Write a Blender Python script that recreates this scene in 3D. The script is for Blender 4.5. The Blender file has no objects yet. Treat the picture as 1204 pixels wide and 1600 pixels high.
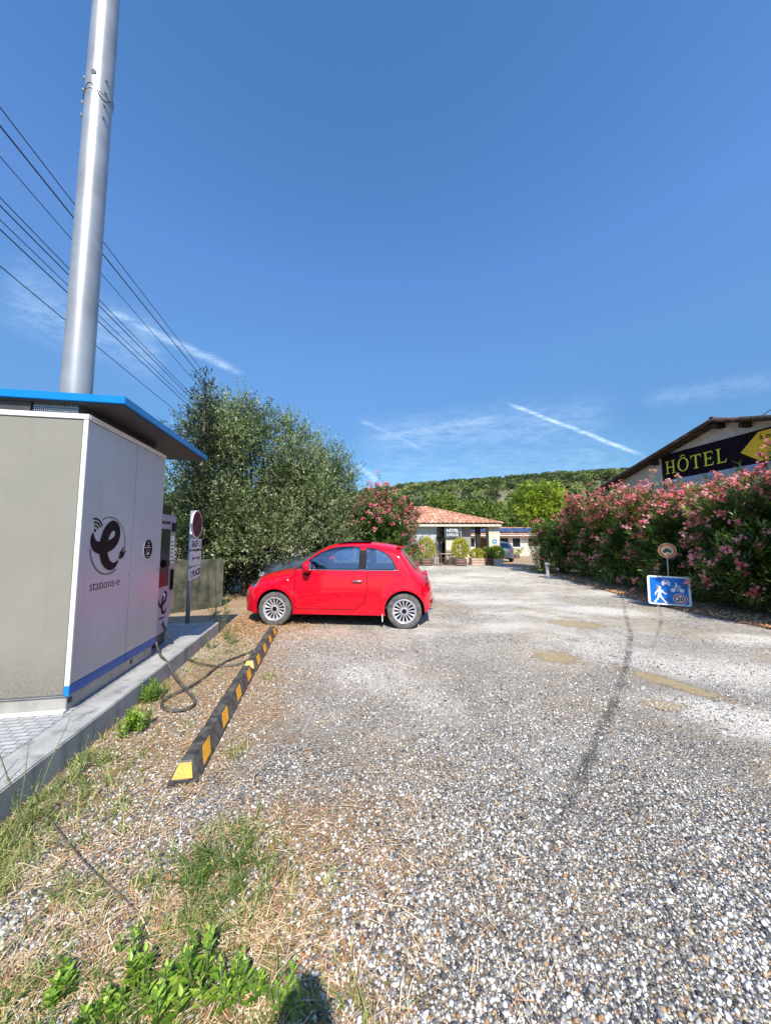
import bpy, bmesh, math, random
import numpy as np
from mathutils import Vector, Matrix, Euler
R = math.radians
random.seed(7)
rng = np.random.default_rng(11)
sc = bpy.context.scene
C = sc.collection

# ------------------------------------------------------------------ camera
F, TH, H = 540.0, math.atan(45 / 540.0), 1.5
cam = bpy.data.cameras.new('camera')
cam.sensor_fit = 'VERTICAL'; cam.sensor_height = 36; cam.lens = 36 * F / 1600
cam.clip_start = 0.02; cam.clip_end = 4000
camo = bpy.data.objects.new('camera', cam); C.objects.link(camo)
camo.location = (0, 0, H); camo.rotation_euler = (R(90) + TH, 0, 0)
sc.camera = camo

# ------------------------------------------------------------------ sun, sky
SUN_EL, SUN_AZ = R(48), R(169)          # azimuth clockwise from +Y: the sun stands behind the camera, a little right
sdir = Vector((math.sin(SUN_AZ) * math.cos(SUN_EL), math.cos(SUN_AZ) * math.cos(SUN_EL), math.sin(SUN_EL)))
sun = bpy.data.lights.new('sun', 'SUN'); sun.energy = 5.0; sun.angle = R(0.5); sun.color = (1, 0.94, 0.84)
suno = bpy.data.objects.new('sun', sun); C.objects.link(suno)
suno.rotation_euler = (-sdir).to_track_quat('-Z', 'Y').to_euler()
sc.view_settings.view_transform = 'Standard'; sc.view_settings.look = 'None'
sc.view_settings.gamma = 1; sc.view_settings.exposure = 0.32
try: sc.view_settings.use_curve_mapping = False
except Exception: pass

def pix_dir(u, v):
    cx, cy = (u - 602) / F, (800 - v) / F
    return Vector((cx, math.cos(TH) - cy * math.sin(TH), math.sin(TH) + cy * math.cos(TH)))
def G(u, v, z=0.0):                      # the ground point seen at a place of the photograph
    d = pix_dir(u, v); t = (z - H) / d.z
    return Vector((d.x * t, d.y * t, z))
def at(u, v, Y):
    d = pix_dir(u, v); t = Y / d.y
    return Vector((d.x * t, Y, H + d.z * t))

world = bpy.data.worlds.new('World'); sc.world = world; world.use_nodes = True
wn = world.node_tree; wn.nodes.clear()
def N(nt, typ, **kw):
    n = nt.nodes.new(typ)
    for k, v in kw.items():
        if k.startswith('i_'):
            key = k[2:]; key = int(key) if key.isdigit() else key.replace('_', ' ')
            n.inputs[key].default_value = v
        else: setattr(n, k, v)
    return n
def math_n(nt, op, a, b=None, clamp=False):
    n = nt.nodes.new('ShaderNodeMath'); n.operation = op; n.use_clamp = clamp
    for i, x in enumerate((a, b)):
        if x is None: continue
        if isinstance(x, (int, float)): n.inputs[i].default_value = x
        else: nt.links.new(x, n.inputs[i])
    return n.outputs[0]
def maprange(nt, x, a, b, c=0.0, d=1.0, smooth=True):
    n = nt.nodes.new('ShaderNodeMapRange'); n.interpolation_type = 'SMOOTHSTEP' if smooth else 'LINEAR'
    nt.links.new(x, n.inputs[0])
    for i, v in enumerate((a, b, c, d)): n.inputs[i + 1].default_value = v
    return n.outputs[0]
def mixc(nt, fac, a, b, mode='MIX'):
    n = nt.nodes.new('ShaderNodeMix'); n.data_type = 'RGBA'; n.blend_type = mode
    if isinstance(fac, (int, float)): n.inputs[0].default_value = fac
    else: nt.links.new(fac, n.inputs[0])
    for i, x in ((6, a), (7, b)):
        if isinstance(x, tuple): n.inputs[i].default_value = (*x[:3], 1)
        else: nt.links.new(x, n.inputs[i])
    return n.outputs[2]
def build_world():
    nt = wn
    sky = N(nt, 'ShaderNodeTexSky', sky_type='NISHITA', sun_disc=False)
    sky.sun_elevation = SUN_EL; sky.sun_rotation = SUN_AZ
    sky.air_density = 1.0; sky.dust_density = 0.3; sky.ozone_density = 2.6; sky.altitude = 300
    tc = N(nt, 'ShaderNodeTexCoord')
    nrm = N(nt, 'ShaderNodeVectorMath', operation='NORMALIZE'); nt.links.new(tc.outputs['Generated'], nrm.inputs[0])
    dv = nrm.outputs[0]
    def dot(vec):
        n = N(nt, 'ShaderNodeVectorMath', operation='DOT_PRODUCT'); nt.links.new(dv, n.inputs[0])
        n.inputs[1].default_value = vec; return n.outputs['Value']
    nz = N(nt, 'ShaderNodeTexNoise', i_Scale=9.0, i_Detail=6.0, i_Roughness=0.62); nt.links.new(dv, nz.inputs['Vector'])
    mpc = N(nt, 'ShaderNodeMapping'); mpc.inputs['Rotation'].default_value = (0.35, 0.5, 0.2); mpc.inputs['Scale'].default_value = (1.0, 3.0, 5.0); nt.links.new(dv, mpc.inputs[0])
    nz2 = N(nt, 'ShaderNodeTexNoise', i_Scale=16.0, i_Detail=8.0, i_Roughness=0.75); nt.links.new(mpc.outputs[0], nz2.inputs['Vector'])
    total = None
    # trails: (start, end, half width, strength) as directions in the sky
    for a, b, w, s in (((792, 630), (1010, 714), 0.0055, 0.6), ((152, 478), (378, 584), 0.010, 0.34),
                       ((560, 655), (660, 702), 0.007, 0.30), ((580, 688), (800, 650), 0.016, 0.28),
                       ((555, 725), (590, 752), 0.010, 0.50), ((1000, 625), (1250, 590), 0.02, 0.10),
                       ((560, 690), (960, 655), 0.06, 0.16), ((560, 740), (1000, 715), 0.07, 0.12),
                       ((0, 450), (260, 560), 0.06, 0.16)):
        A, B = pix_dir(*a).normalized(), pix_dir(*b).normalized()
        nn = A.cross(B).normalized(); mid = (A + B).normalized(); tg = nn.cross(mid).normalized()
        half = math.asin(max(-1, min(1, abs(B.dot(tg)))))
        off = math_n(nt, 'ADD', dot(nn), math_n(nt, 'MULTIPLY', math_n(nt, 'SUBTRACT', nz.outputs[0], 0.5), w * 1.2))
        off = math_n(nt, 'ABSOLUTE', off)
        m = maprange(nt, off, 0.0, w * 1.5, 1.0, 0.0)
        l = math_n(nt, 'ABSOLUTE', dot(tg))
        m2 = maprange(nt, l, half * 0.72, half * 1.08, 1.0, 0.0)
        front = maprange(nt, dot(mid), 0.0, 0.2)
        m = math_n(nt, 'MULTIPLY', math_n(nt, 'MULTIPLY', m, m2), math_n(nt, 'MULTIPLY', front, s))
        m = math_n(nt, 'MULTIPLY', m, maprange(nt, nz2.outputs[0], 0.3, 0.7, 0.15, 1.2))
        total = m if total is None else math_n(nt, 'MAXIMUM', total, m)
    hs = N(nt, 'ShaderNodeHueSaturation', i_Saturation=1.18, i_Value=1.0); nt.links.new(sky.outputs[0], hs.inputs['Color'])
    sz = N(nt, 'ShaderNodeSeparateXYZ'); nt.links.new(dv, sz.inputs[0])
    gr = N(nt, 'ShaderNodeValToRGB'); ge = gr.color_ramp.elements; ge[0].position = 0.0; ge[0].color = (.62, .66, .66, 1); ge[1].position = 1.0; ge[1].color = (1.0, 1.12, 1.18, 1)
    for p_, c_ in ((.20, (.60, .74, .78)), (.30, (.80, .88, .92)), (.45, (1.20, 1.22, 1.22)), (.62, (1.45, 1.40, 1.48)), (.78, (1.22, 1.34, 1.38))):
        x = ge.new(p_); x.color = (*c_, 1)
    nt.links.new(sz.outputs['Z'], gr.inputs[0])
    graded = mixc(nt, 1.0, hs.outputs[0], gr.outputs[0], 'MULTIPLY')
    col = mixc(nt, total, graded, (6.0, 7.4, 8.6))
    bg = N(nt, 'ShaderNodeBackground', i_Strength=0.148); nt.links.new(col, bg.inputs[0])
    out = N(nt, 'ShaderNodeOutputWorld'); nt.links.new(bg.outputs[0], out.inputs[0])
build_world()

# ------------------------------------------------------------------ materials
def new_mat(name):
    m = bpy.data.materials.new(name); m.use_nodes = True
    m.node_tree.nodes.clear(); return m, m.node_tree
def finish(nt, shader):
    o = nt.nodes.new('ShaderNodeOutputMaterial'); nt.links.new(shader, o.inputs[0])
def mat(name, col, rough=0.6, metal=0.0, coat=0.0, var=0.08, vscale=8.0, bump=0.0, bscale=60.0, col2=None, spec=0.5):
    m, nt = new_mat(name)
    p = N(nt, 'ShaderNodeBsdfPrincipled', i_Roughness=rough, i_Metallic=metal)
    p.inputs['Coat Weight'].default_value = coat; p.inputs['Coat Roughness'].default_value = 0.06 if 'car' in name else 0.04
    p.inputs['Specular IOR Level'].default_value = spec
    tc = N(nt, 'ShaderNodeTexCoord')
    nz = N(nt, 'ShaderNodeTexNoise', i_Scale=vscale, i_Detail=6.0, i_Roughness=0.6); nt.links.new(tc.outputs['Object'], nz.inputs['Vector'])
    c2 = col2 or tuple(c * (1 - 3 * var) for c in col)
    f = maprange(nt, nz.outputs[0], 0.3, 0.72)
    nt.links.new(mixc(nt, f, col, c2), p.inputs['Base Color'])
    if bump:
        nb = N(nt, 'ShaderNodeTexNoise', i_Scale=bscale, i_Detail=5.0); nt.links.new(tc.outputs['Object'], nb.inputs['Vector'])
        b = N(nt, 'ShaderNodeBump', i_Strength=bump, i_Distance=0.01); nt.links.new(nb.outputs[0], b.inputs['Height'])
        nt.links.new(b.outputs[0], p.inputs['Normal'])
    finish(nt, p.outputs[0]); return m
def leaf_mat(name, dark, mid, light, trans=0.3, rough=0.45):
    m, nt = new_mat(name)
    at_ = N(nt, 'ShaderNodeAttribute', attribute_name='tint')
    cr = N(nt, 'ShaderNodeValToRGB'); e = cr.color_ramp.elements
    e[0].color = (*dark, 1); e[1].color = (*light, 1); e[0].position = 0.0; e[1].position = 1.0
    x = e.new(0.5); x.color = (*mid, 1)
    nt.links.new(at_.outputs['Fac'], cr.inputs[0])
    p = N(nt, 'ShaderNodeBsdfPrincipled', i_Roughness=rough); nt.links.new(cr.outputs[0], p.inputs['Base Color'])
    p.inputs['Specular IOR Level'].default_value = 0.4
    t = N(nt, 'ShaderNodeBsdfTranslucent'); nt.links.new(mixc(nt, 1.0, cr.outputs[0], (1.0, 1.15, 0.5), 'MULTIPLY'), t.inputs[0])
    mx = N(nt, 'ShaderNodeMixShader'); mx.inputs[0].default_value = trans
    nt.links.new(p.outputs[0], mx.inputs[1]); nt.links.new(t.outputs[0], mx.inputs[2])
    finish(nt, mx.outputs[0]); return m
def glass_mat(name, tint, refl=0.25):
    m, nt = new_mat(name)
    t = N(nt, 'ShaderNodeBsdfTransparent'); t.inputs[0].default_value = (*tint, 1)
    g = N(nt, 'ShaderNodeBsdfGlossy', i_Roughness=0.02); g.inputs[0].default_value = (0.9, 0.95, 1, 1)
    fr = N(nt, 'ShaderNodeFresnel', i_IOR=1.5)
    f = math_n(nt, 'ADD', math_n(nt, 'MULTIPLY', fr.outputs[0], 1.3), refl, True)
    mx = N(nt, 'ShaderNodeMixShader'); nt.links.new(f, mx.inputs[0])
    nt.links.new(t.outputs[0], mx.inputs[1]); nt.links.new(g.outputs[0], mx.inputs[2])
    finish(nt, mx.outputs[0]); return m

def ground_mat():
    m, nt = new_mat('gravel_ground')
    tc = N(nt, 'ShaderNodeTexCoord'); V = tc.outputs['Object']
    def noise(s, d=5.0, r=0.6, vec=V):
        n = N(nt, 'ShaderNodeTexNoise', i_Scale=s, i_Detail=d, i_Roughness=r); nt.links.new(vec, n.inputs['Vector']); return n.outputs[0]
    def voro(s, rnd=1.0):
        n = N(nt, 'ShaderNodeTexVoronoi', i_Scale=s, i_Randomness=rnd); nt.links.new(V, n.inputs['Vector']); return n
    def palette(vo, stops):
        sp = N(nt, 'ShaderNodeSeparateColor'); nt.links.new(vo.outputs['Color'], sp.inputs[0])
        cr = N(nt, 'ShaderNodeValToRGB'); cr.color_ramp.interpolation = 'CONSTANT'
        e = cr.color_ramp.elements; e[0].position = 0; e[0].color = (*stops[0][1], 1)
        e[1].position = stops[1][0]; e[1].color = (*stops[1][1], 1)
        for p_, c in stops[2:]:
            x = e.new(p_); x.color = (*c, 1)
        nt.links.new(sp.outputs[0], cr.inputs[0]); return cr.outputs[0]
    st = [(0, (0.075, 0.075, 0.08)), (0.16, (0.19, 0.20, 0.215)), (0.36, (0.36, 0.35, 0.34)), (0.52, (0.58, 0.56, 0.52)),
          (0.68, (0.46, 0.37, 0.25)), (0.80, (0.88, 0.85, 0.79)), (0.93, (0.34, 0.19, 0.09))]
    v1, v2, v3 = voro(85), voro(150), voro(40)
    c1, c2, c3 = palette(v1, st), palette(v2, st), palette(v3, st)
    base = mixc(nt, maprange(nt, noise(9), 0.35, 0.65), c1, c2)
    base = mixc(nt, maprange(nt, noise(21, 3), 0.60, 0.63), base, c3)
    gap = maprange(nt, v1.outputs['Distance'], 0.25, 0.75, 1.0, 0.42)
    gp = N(nt, 'ShaderNodeCombineColor')
    for i in range(3): nt.links.new(gap, gp.inputs[i])
    base = mixc(nt, 1.0, base, gp.outputs[0], 'MULTIPLY')
    big = noise(0.45, 6); big2 = noise(1.7, 6)
    # dusty, compacted lane: fine pale grit
    def ell(cx, cy, rx, ry, rot=0.0, nk=0.9, edge=(1.15, 0.55), nsrc=None):
        mp = N(nt, 'ShaderNodeMapping', vector_type='TEXTURE'); nt.links.new(V, mp.inputs[0])
        mp.inputs['Location'].default_value = (cx, cy, 0); mp.inputs['Rotation'].default_value = (0, 0, R(rot)); mp.inputs['Scale'].default_value = (rx, ry, 1)
        l = N(nt, 'ShaderNodeVectorMath', operation='LENGTH'); nt.links.new(mp.outputs[0], l.inputs[0])
        d = math_n(nt, 'ADD', l.outputs['Value'], math_n(nt, 'MULTIPLY', math_n(nt, 'SUBTRACT', nsrc or nz_e, 0.5), nk))
        return maprange(nt, d, edge[0], edge[1], 0.0, 1.0)
    nz_e = noise(2.6, 7, 0.7)
    sep = N(nt, 'ShaderNodeSeparateXYZ'); nt.links.new(V, sep.inputs[0])
    far = maprange(nt, math_n(nt, 'ADD', sep.outputs['Y'], math_n(nt, 'MULTIPLY', big2, 2.0)), 2.6, 6.2)
    g1 = mixc(nt, maprange(nt, noise(55, 6, 0.9), 0.44, 0.56), (0.11, 0.105, 0.10), (0.84, 0.80, 0.74))
    base = mixc(nt, math_n(nt, 'MULTIPLY', far, 0.45), base, g1)
    v4 = voro(30); c4 = palette(v4, [(0, (0.09, 0.085, 0.08)), (0.22, (0.26, 0.25, 0.24)), (0.42, (0.50, 0.48, 0.44)), (0.62, (0.74, 0.71, 0.66)), (0.80, (0.95, 0.93, 0.89)), (0.93, (0.45, 0.33, 0.2))])
    base = mixc(nt, math_n(nt, 'MULTIPLY', maprange(nt, sep.outputs['Y'], 3.2, 7.5), 0.50), base, c4)
    v5 = voro(13); c5 = palette(v5, [(0, (0.16, 0.15, 0.14)), (0.25, (0.42, 0.40, 0.37)), (0.5, (0.70, 0.67, 0.62)), (0.75, (0.95, 0.92, 0.87))])
    base = mixc(nt, math_n(nt, 'MULTIPLY', maprange(nt, sep.outputs['Y'], 6.5, 14.0), 0.40), base, c5)
    white = maprange(nt, big, 0.42, 0.60)
    white = math_n(nt, 'MULTIPLY', white, math_n(nt, 'MULTIPLY', far, maprange(nt, big2, 0.35, 0.6, 0.25, 0.8)))
    for e in ((4.6, 7.6, 1.5, 0.7, -20), (2.2, 6.2, 1.3, 0.5, 10), (4.0, 4.1, 1.6, 0.7, -30), (3.2, 2.9, 1.2, 0.5, -35), (2.7, 13.5, 2.2, 2.4, 0),
              (4.8, 15.5, 2.6, 1.6, 0), (1.7, 9.5, 1.8, 0.8, 0), (5.6, 5.4, 0.9, 0.5, 0), (3.0, 8.6, 1.8, 0.6, 0)):
        white = math_n(nt, 'MAXIMUM', white, math_n(nt, 'MULTIPLY', ell(*e, nk=1.5, edge=(1.2, 0.2)), 0.85))
    grit = mixc(nt, maprange(nt, noise(26, 8, 1.0), 0.40, 0.54), (0.34, 0.315, 0.28), (0.97, 0.94, 0.89))
    base = mixc(nt, white, base, grit)
    dark = math_n(nt, 'MULTIPLY', maprange(nt, noise(0.9, 7, 0.65), 0.52, 0.68), math_n(nt, 'MULTIPLY', far, 0.45))
    base = mixc(nt, dark, base, (0.17, 0.15, 0.125))
    tan = math_n(nt, 'MULTIPLY', maprange(nt, noise(0.7, 6, 0.6), 0.46, 0.64), 0.42)
    base = mixc(nt, tan, base, (0.44, 0.35, 0.24))
    # mud puddle beds
    mud = None; nz_m = noise(9, 9, 0.75)
    for e in ((3.45, 6.4, 0.48, 0.34, -25), (2.2, 4.62, 0.30, 0.26, -20), (3.02, 3.78, 0.62, 0.15, -62), (2.55, 3.3, 0.2, 0.12, 0)):
        k = ell(*e, nk=2.6, edge=(1.1, 0.65), nsrc=nz_m); mud = k if mud is None else math_n(nt, 'MAXIMUM', mud, k)
    mudc = mixc(nt, maprange(nt, noise(30, 5), 0.35, 0.65), (0.40, 0.31, 0.17), (0.28, 0.22, 0.13))
    base = mixc(nt, math_n(nt, 'MULTIPLY', mud, maprange(nt, noise(35, 6, .8), .35, .6, .55, 1.0)), base, mudc)
    # dry leaf litter and soil: left verge, under the trees, along the right hedge
    lit = maprange(nt, math_n(nt, 'ADD', sep.outputs['X'], math_n(nt, 'MULTIPLY', big2, 1.2)), -0.2, -1.3, 0.0, 0.62)
    for e in ((-2.6, 6.2, 1.5, 0.9, 0), (-3.0, 9.0, 4.5, 3.2, 0), (-1.7, 3.4, 0.9, 1.8, 10), (-0.5, 1.5, 0.75, 0.8, 0)):
        lit = math_n(nt, 'MAXIMUM', lit, math_n(nt, 'MULTIPLY', ell(*e, nk=1.4, edge=(1.2, 0.5)), 1.0))
    hx = math_n(nt, 'ADD', sep.outputs['X'], math_n(nt, 'MULTIPLY', nz_e, 0.7))
    hx = math_n(nt, 'SUBTRACT', hx, math_n(nt, 'MULTIPLY', maprange(nt, sep.outputs['Y'], 8.5, 13.0), 0.85))
    edge_r = maprange(nt, hx, 6.85, 7.25)
    lit = math_n(nt, 'MAXIMUM', lit, edge_r)
    lc = mixc(nt, maprange(nt, noise(70, 5, 0.8), 0.35, 0.65), (0.20, 0.115, 0.05), (0.52, 0.36, 0.19))
    lc = mixc(nt, maprange(nt, noise(45, 4, 0.8), 0.55, 0.62), lc, (0.50, 0.22, 0.07))
    lfac = math_n(nt, 'MULTIPLY', lit, maprange(nt, noise(24, 5, 0.75), 0.32, 0.58))
    base = mixc(nt, lfac, base, lc)
    base = mixc(nt, 1.0, base, (1.0, 0.955, 0.875), 'MULTIPLY')
    p = N(nt, 'ShaderNodeBsdfPrincipled', i_Roughness=0.85); nt.links.new(base, p.inputs['Base Color'])
    p.inputs['Specular IOR Level'].default_value = 0.25
    h = math_n(nt, 'SUBTRACT', 1.0, v1.outputs['Distance'])
    h = math_n(nt, 'ADD', h, math_n(nt, 'MULTIPLY', noise(140, 3), 0.7))
    h = math_n(nt, 'MULTIPLY', h, math_n(nt, 'SUBTRACT', 1.0, math_n(nt, 'MULTIPLY', mud, 0.9)))
    b = N(nt, 'ShaderNodeBump', i_Strength=0.9, i_Distance=0.012); nt.links.new(h, b.inputs['Height'])
    b2 = N(nt, 'ShaderNodeBump', i_Strength=0.5, i_Distance=0.05); nt.links.new(noise(5, 6, 0.7), b2.inputs['Height']); nt.links.new(b2.outputs[0], b.inputs['Normal'])
    nt.links.new(b.outputs[0], p.inputs['Normal'])
    finish(nt, p.outputs[0]); return m

def attr_mat(name, stops, rough=0.7, bump=0.0):
    m, nt = new_mat(name)
    a = N(nt, 'ShaderNodeAttribute', attribute_name='tint')
    cr = N(nt, 'ShaderNodeValToRGB'); e = cr.color_ramp.elements
    e[0].position = stops[0][0]; e[0].color = (*stops[0][1], 1); e[1].position = stops[-1][0]; e[1].color = (*stops[-1][1], 1)
    for p_, c in stops[1:-1]:
        x = e.new(p_); x.color = (*c, 1)
    nt.links.new(a.outputs['Fac'], cr.inputs[0])
    p = N(nt, 'ShaderNodeBsdfPrincipled', i_Roughness=rough); nt.links.new(cr.outputs[0], p.inputs['Base Color'])
    finish(nt, p.outputs[0]); return m
def tile_mat(name='terracotta', a=(0.56, 0.28, 0.16), b_=(0.34, 0.15, 0.085), c_=(0.74, 0.54, 0.42)):
    m, nt = new_mat(name)
    tc = N(nt, 'ShaderNodeTexCoord')
    nz = N(nt, 'ShaderNodeTexNoise', i_Scale=5.0, i_Detail=6.0, i_Roughness=0.7); nt.links.new(tc.outputs['Object'], nz.inputs['Vector'])
    vo = N(nt, 'ShaderNodeTexVoronoi', i_Scale=4.0); nt.links.new(tc.outputs['Object'], vo.inputs['Vector'])
    sp = N(nt, 'ShaderNodeSeparateColor'); nt.links.new(vo.outputs['Color'], sp.inputs[0])
    c = mixc(nt, maprange(nt, nz.outputs[0], 0.3, 0.7), a, b_)
    c = mixc(nt, maprange(nt, sp.outputs[0], 0.6, 0.9, 0, 0.6), c, c_)
    p = N(nt, 'ShaderNodeBsdfPrincipled', i_Roughness=0.85); nt.links.new(c, p.inputs['Base Color'])
    finish(nt, p.outputs[0]); return m
def paver_mat():
    m, nt = new_mat('pavers')
    tc = N(nt, 'ShaderNodeTexCoord')
    br = N(nt, 'ShaderNodeTexBrick', i_Scale=1.0); nt.links.new(tc.outputs['Object'], br.inputs['Vector'])
    br.inputs['Brick Width'].default_value = 0.10; br.inputs['Row Height'].default_value = 0.05; br.inputs['Mortar Size'].default_value = 0.006
    br.inputs['Color1'].default_value = (0.50, 0.50, 0.49, 1); br.inputs['Color2'].default_value = (0.40, 0.40, 0.395, 1); br.inputs['Mortar'].default_value = (0.2, 0.2, 0.2, 1)
    nz = N(nt, 'ShaderNodeTexNoise', i_Scale=14.0, i_Detail=7.0); nt.links.new(tc.outputs['Object'], nz.inputs['Vector'])
    c = mixc(nt, maprange(nt, nz.outputs[0], 0.3, 0.7, 0.0, 0.5), br.outputs[0], (0.30, 0.30, 0.29))
    p = N(nt, 'ShaderNodeBsdfPrincipled', i_Roughness=0.85); nt.links.new(c, p.inputs['Base Color'])
    b = N(nt, 'ShaderNodeBump', i_Strength=0.7, i_Distance=0.01); b.invert = True; nt.links.new(br.outputs[1], b.inputs['Height'])
    nt.links.new(b.outputs[0], p.inputs['Normal']); finish(nt, p.outputs[0]); return m
def concrete_mat(name, c1, c2, streak=True):
    m, nt = new_mat(name)
    tc = N(nt, 'ShaderNodeTexCoord')
    a = N(nt, 'ShaderNodeTexNoise', i_Scale=3.0, i_Detail=8.0, i_Roughness=0.7); nt.links.new(tc.outputs['Object'], a.inputs['Vector'])
    mp = N(nt, 'ShaderNodeMapping'); mp.inputs['Scale'].default_value = (9, 9, 0.8); nt.links.new(tc.outputs['Object'], mp.inputs[0])
    s = N(nt, 'ShaderNodeTexNoise', i_Scale=1.0, i_Detail=5.0); nt.links.new(mp.outputs[0], s.inputs['Vector'])
    f = N(nt, 'ShaderNodeTexNoise', i_Scale=90.0, i_Detail=3.0); nt.links.new(tc.outputs['Object'], f.inputs['Vector'])
    c = mixc(nt, maprange(nt, a.outputs[0], 0.3, 0.7), c1, c2)
    if streak: c = mixc(nt, maprange(nt, s.outputs[0], 0.5, 0.72, 0, 0.55), c, tuple(x * 0.35 for x in c2))
    c = mixc(nt, maprange(nt, f.outputs[0], 0.5, 0.7, 0, 0.35), c, tuple(x * 0.5 for x in c2))
    p = N(nt, 'ShaderNodeBsdfPrincipled', i_Roughness=0.9); nt.links.new(c, p.inputs['Base Color'])
    b = N(nt, 'ShaderNodeBump', i_Strength=0.5, i_Distance=0.01); nt.links.new(f.outputs[0], b.inputs['Height'])
    nt.links.new(b.outputs[0], p.inputs['Normal']); finish(nt, p.outputs[0]); return m
def panel_mat():
    m, nt = new_mat('brushed_panel')
    tc = N(nt, 'ShaderNodeTexCoord')
    mp = N(nt, 'ShaderNodeMapping'); mp.inputs['Scale'].default_value = (1.2, 1.2, 0.5); nt.links.new(tc.outputs['Object'], mp.inputs[0])
    a = N(nt, 'ShaderNodeTexNoise', i_Scale=1.6, i_Detail=4.0); nt.links.new(mp.outputs[0], a.inputs['Vector'])
    p = N(nt, 'ShaderNodeBsdfPrincipled', i_Metallic=0.10)
    ms = N(nt, 'ShaderNodeMapping'); ms.inputs['Scale'].default_value = (16, 16, 0.8); nt.links.new(tc.outputs['Object'], ms.inputs[0])
    st = N(nt, 'ShaderNodeTexNoise', i_Scale=1.0, i_Detail=7.0, i_Roughness=0.7); nt.links.new(ms.outputs[0], st.inputs['Vector'])
    fn = N(nt, 'ShaderNodeTexNoise', i_Scale=70.0, i_Detail=6.0, i_Roughness=0.8); nt.links.new(tc.outputs['Object'], fn.inputs['Vector'])
    sp = N(nt, 'ShaderNodeSeparateXYZ'); nt.links.new(tc.outputs['Object'], sp.inputs[0])
    low = maprange(nt, math_n(nt, 'ADD', sp.outputs['Z'], math_n(nt, 'MULTIPLY', a.outputs[0], 0.6)), 1.0, 0.4)
    k = mixc(nt, maprange(nt, st.outputs[0], 0.5, 0.75, 0, 0.22), (0.54, 0.54, 0.58), (0.30, 0.29, 0.30))
    k = mixc(nt, math_n(nt, 'MULTIPLY', low, maprange(nt, fn.outputs[0], 0.45, 0.62, 0.1, 0.6)), k, (0.24, 0.21, 0.17))
    nt.links.new(k, p.inputs['Base Color'])
    nt.links.new(maprange(nt, a.outputs[0], 0.3, 0.7, 0.30, 0.42), p.inputs['Roughness'])
    b = N(nt, 'ShaderNodeBump', i_Strength=0.12, i_Distance=0.05); nt.links.new(a.outputs[0], b.inputs['Height'])
    nt.links.new(b.outputs[0], p.inputs['Normal']); finish(nt, p.outputs[0]); return m
def dirty_mat(name, col):
    m, nt = new_mat(name)
    tc = N(nt, 'ShaderNodeTexCoord'); sp = N(nt, 'ShaderNodeSeparateXYZ'); nt.links.new(tc.outputs['Object'], sp.inputs[0])
    mp = N(nt, 'ShaderNodeMapping'); mp.inputs['Scale'].default_value = (14, 14, 0.7); nt.links.new(tc.outputs['Object'], mp.inputs[0])
    a = N(nt, 'ShaderNodeTexNoise', i_Scale=1.0, i_Detail=7.0, i_Roughness=0.7); nt.links.new(mp.outputs[0], a.inputs['Vector'])
    b = N(nt, 'ShaderNodeTexNoise', i_Scale=2.2, i_Detail=8.0, i_Roughness=0.7); nt.links.new(tc.outputs['Object'], b.inputs['Vector'])
    c = N(nt, 'ShaderNodeTexNoise', i_Scale=60.0, i_Detail=6.0, i_Roughness=0.8); nt.links.new(tc.outputs['Object'], c.inputs['Vector'])
    low = maprange(nt, math_n(nt, 'ADD', sp.outputs['Z'], math_n(nt, 'MULTIPLY', b.outputs[0], 0.5)), 0.85, 0.25)
    k = mixc(nt, maprange(nt, a.outputs[0], 0.52, 0.75, 0, 0.16), col, tuple(x * .55 for x in col))
    k = mixc(nt, maprange(nt, b.outputs[0], 0.35, 0.7, 0, 0.16), k, tuple(min(1, x * 1.35) for x in col))
    k = mixc(nt, math_n(nt, 'MULTIPLY', low, maprange(nt, c.outputs[0], 0.42, 0.62, 0.15, 0.7)), k, (0.115, 0.095, 0.07))
    p = N(nt, 'ShaderNodeBsdfPrincipled'); nt.links.new(k, p.inputs['Base Color']); nt.links.new(maprange(nt, b.outputs[0], .3, .7, .34, .55), p.inputs['Roughness'])
    h = N(nt, 'ShaderNodeBump', i_Strength=0.10, i_Distance=0.05); nt.links.new(b.outputs[0], h.inputs['Height']); nt.links.new(h.outputs[0], p.inputs['Normal'])
    finish(nt, p.outputs[0]); return m
def tread_mark_mat():
    m, nt = new_mat('tyre_rubber_mark')
    tc = N(nt, 'ShaderNodeTexCoord')
    a = N(nt, 'ShaderNodeTexNoise', i_Scale=55.0, i_Detail=6.0, i_Roughness=0.8); nt.links.new(tc.outputs['Object'], a.inputs['Vector'])
    b = N(nt, 'ShaderNodeTexNoise', i_Scale=3.0, i_Detail=6.0); nt.links.new(tc.outputs['Object'], b.inputs['Vector'])
    e = N(nt, 'ShaderNodeAttribute', attribute_name='tint')
    f = math_n(nt, 'MULTIPLY', maprange(nt, a.outputs[0], 0.44, 0.54), maprange(nt, b.outputs[0], 0.40, 0.58, 0.25, 1.0))
    f = math_n(nt, 'MULTIPLY', f, e.outputs['Fac'])
    p = N(nt, 'ShaderNodeBsdfPrincipled', i_Roughness=0.8); p.inputs['Base Color'].default_value = (0.07, 0.065, 0.06, 1)
    t = N(nt, 'ShaderNodeBsdfTransparent'); mx = N(nt, 'ShaderNodeMixShader')
    nt.links.new(f, mx.inputs[0]); nt.links.new(t.outputs[0], mx.inputs[1]); nt.links.new(p.outputs[0], mx.inputs[2])
    finish(nt, mx.outputs[0]); return m

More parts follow.
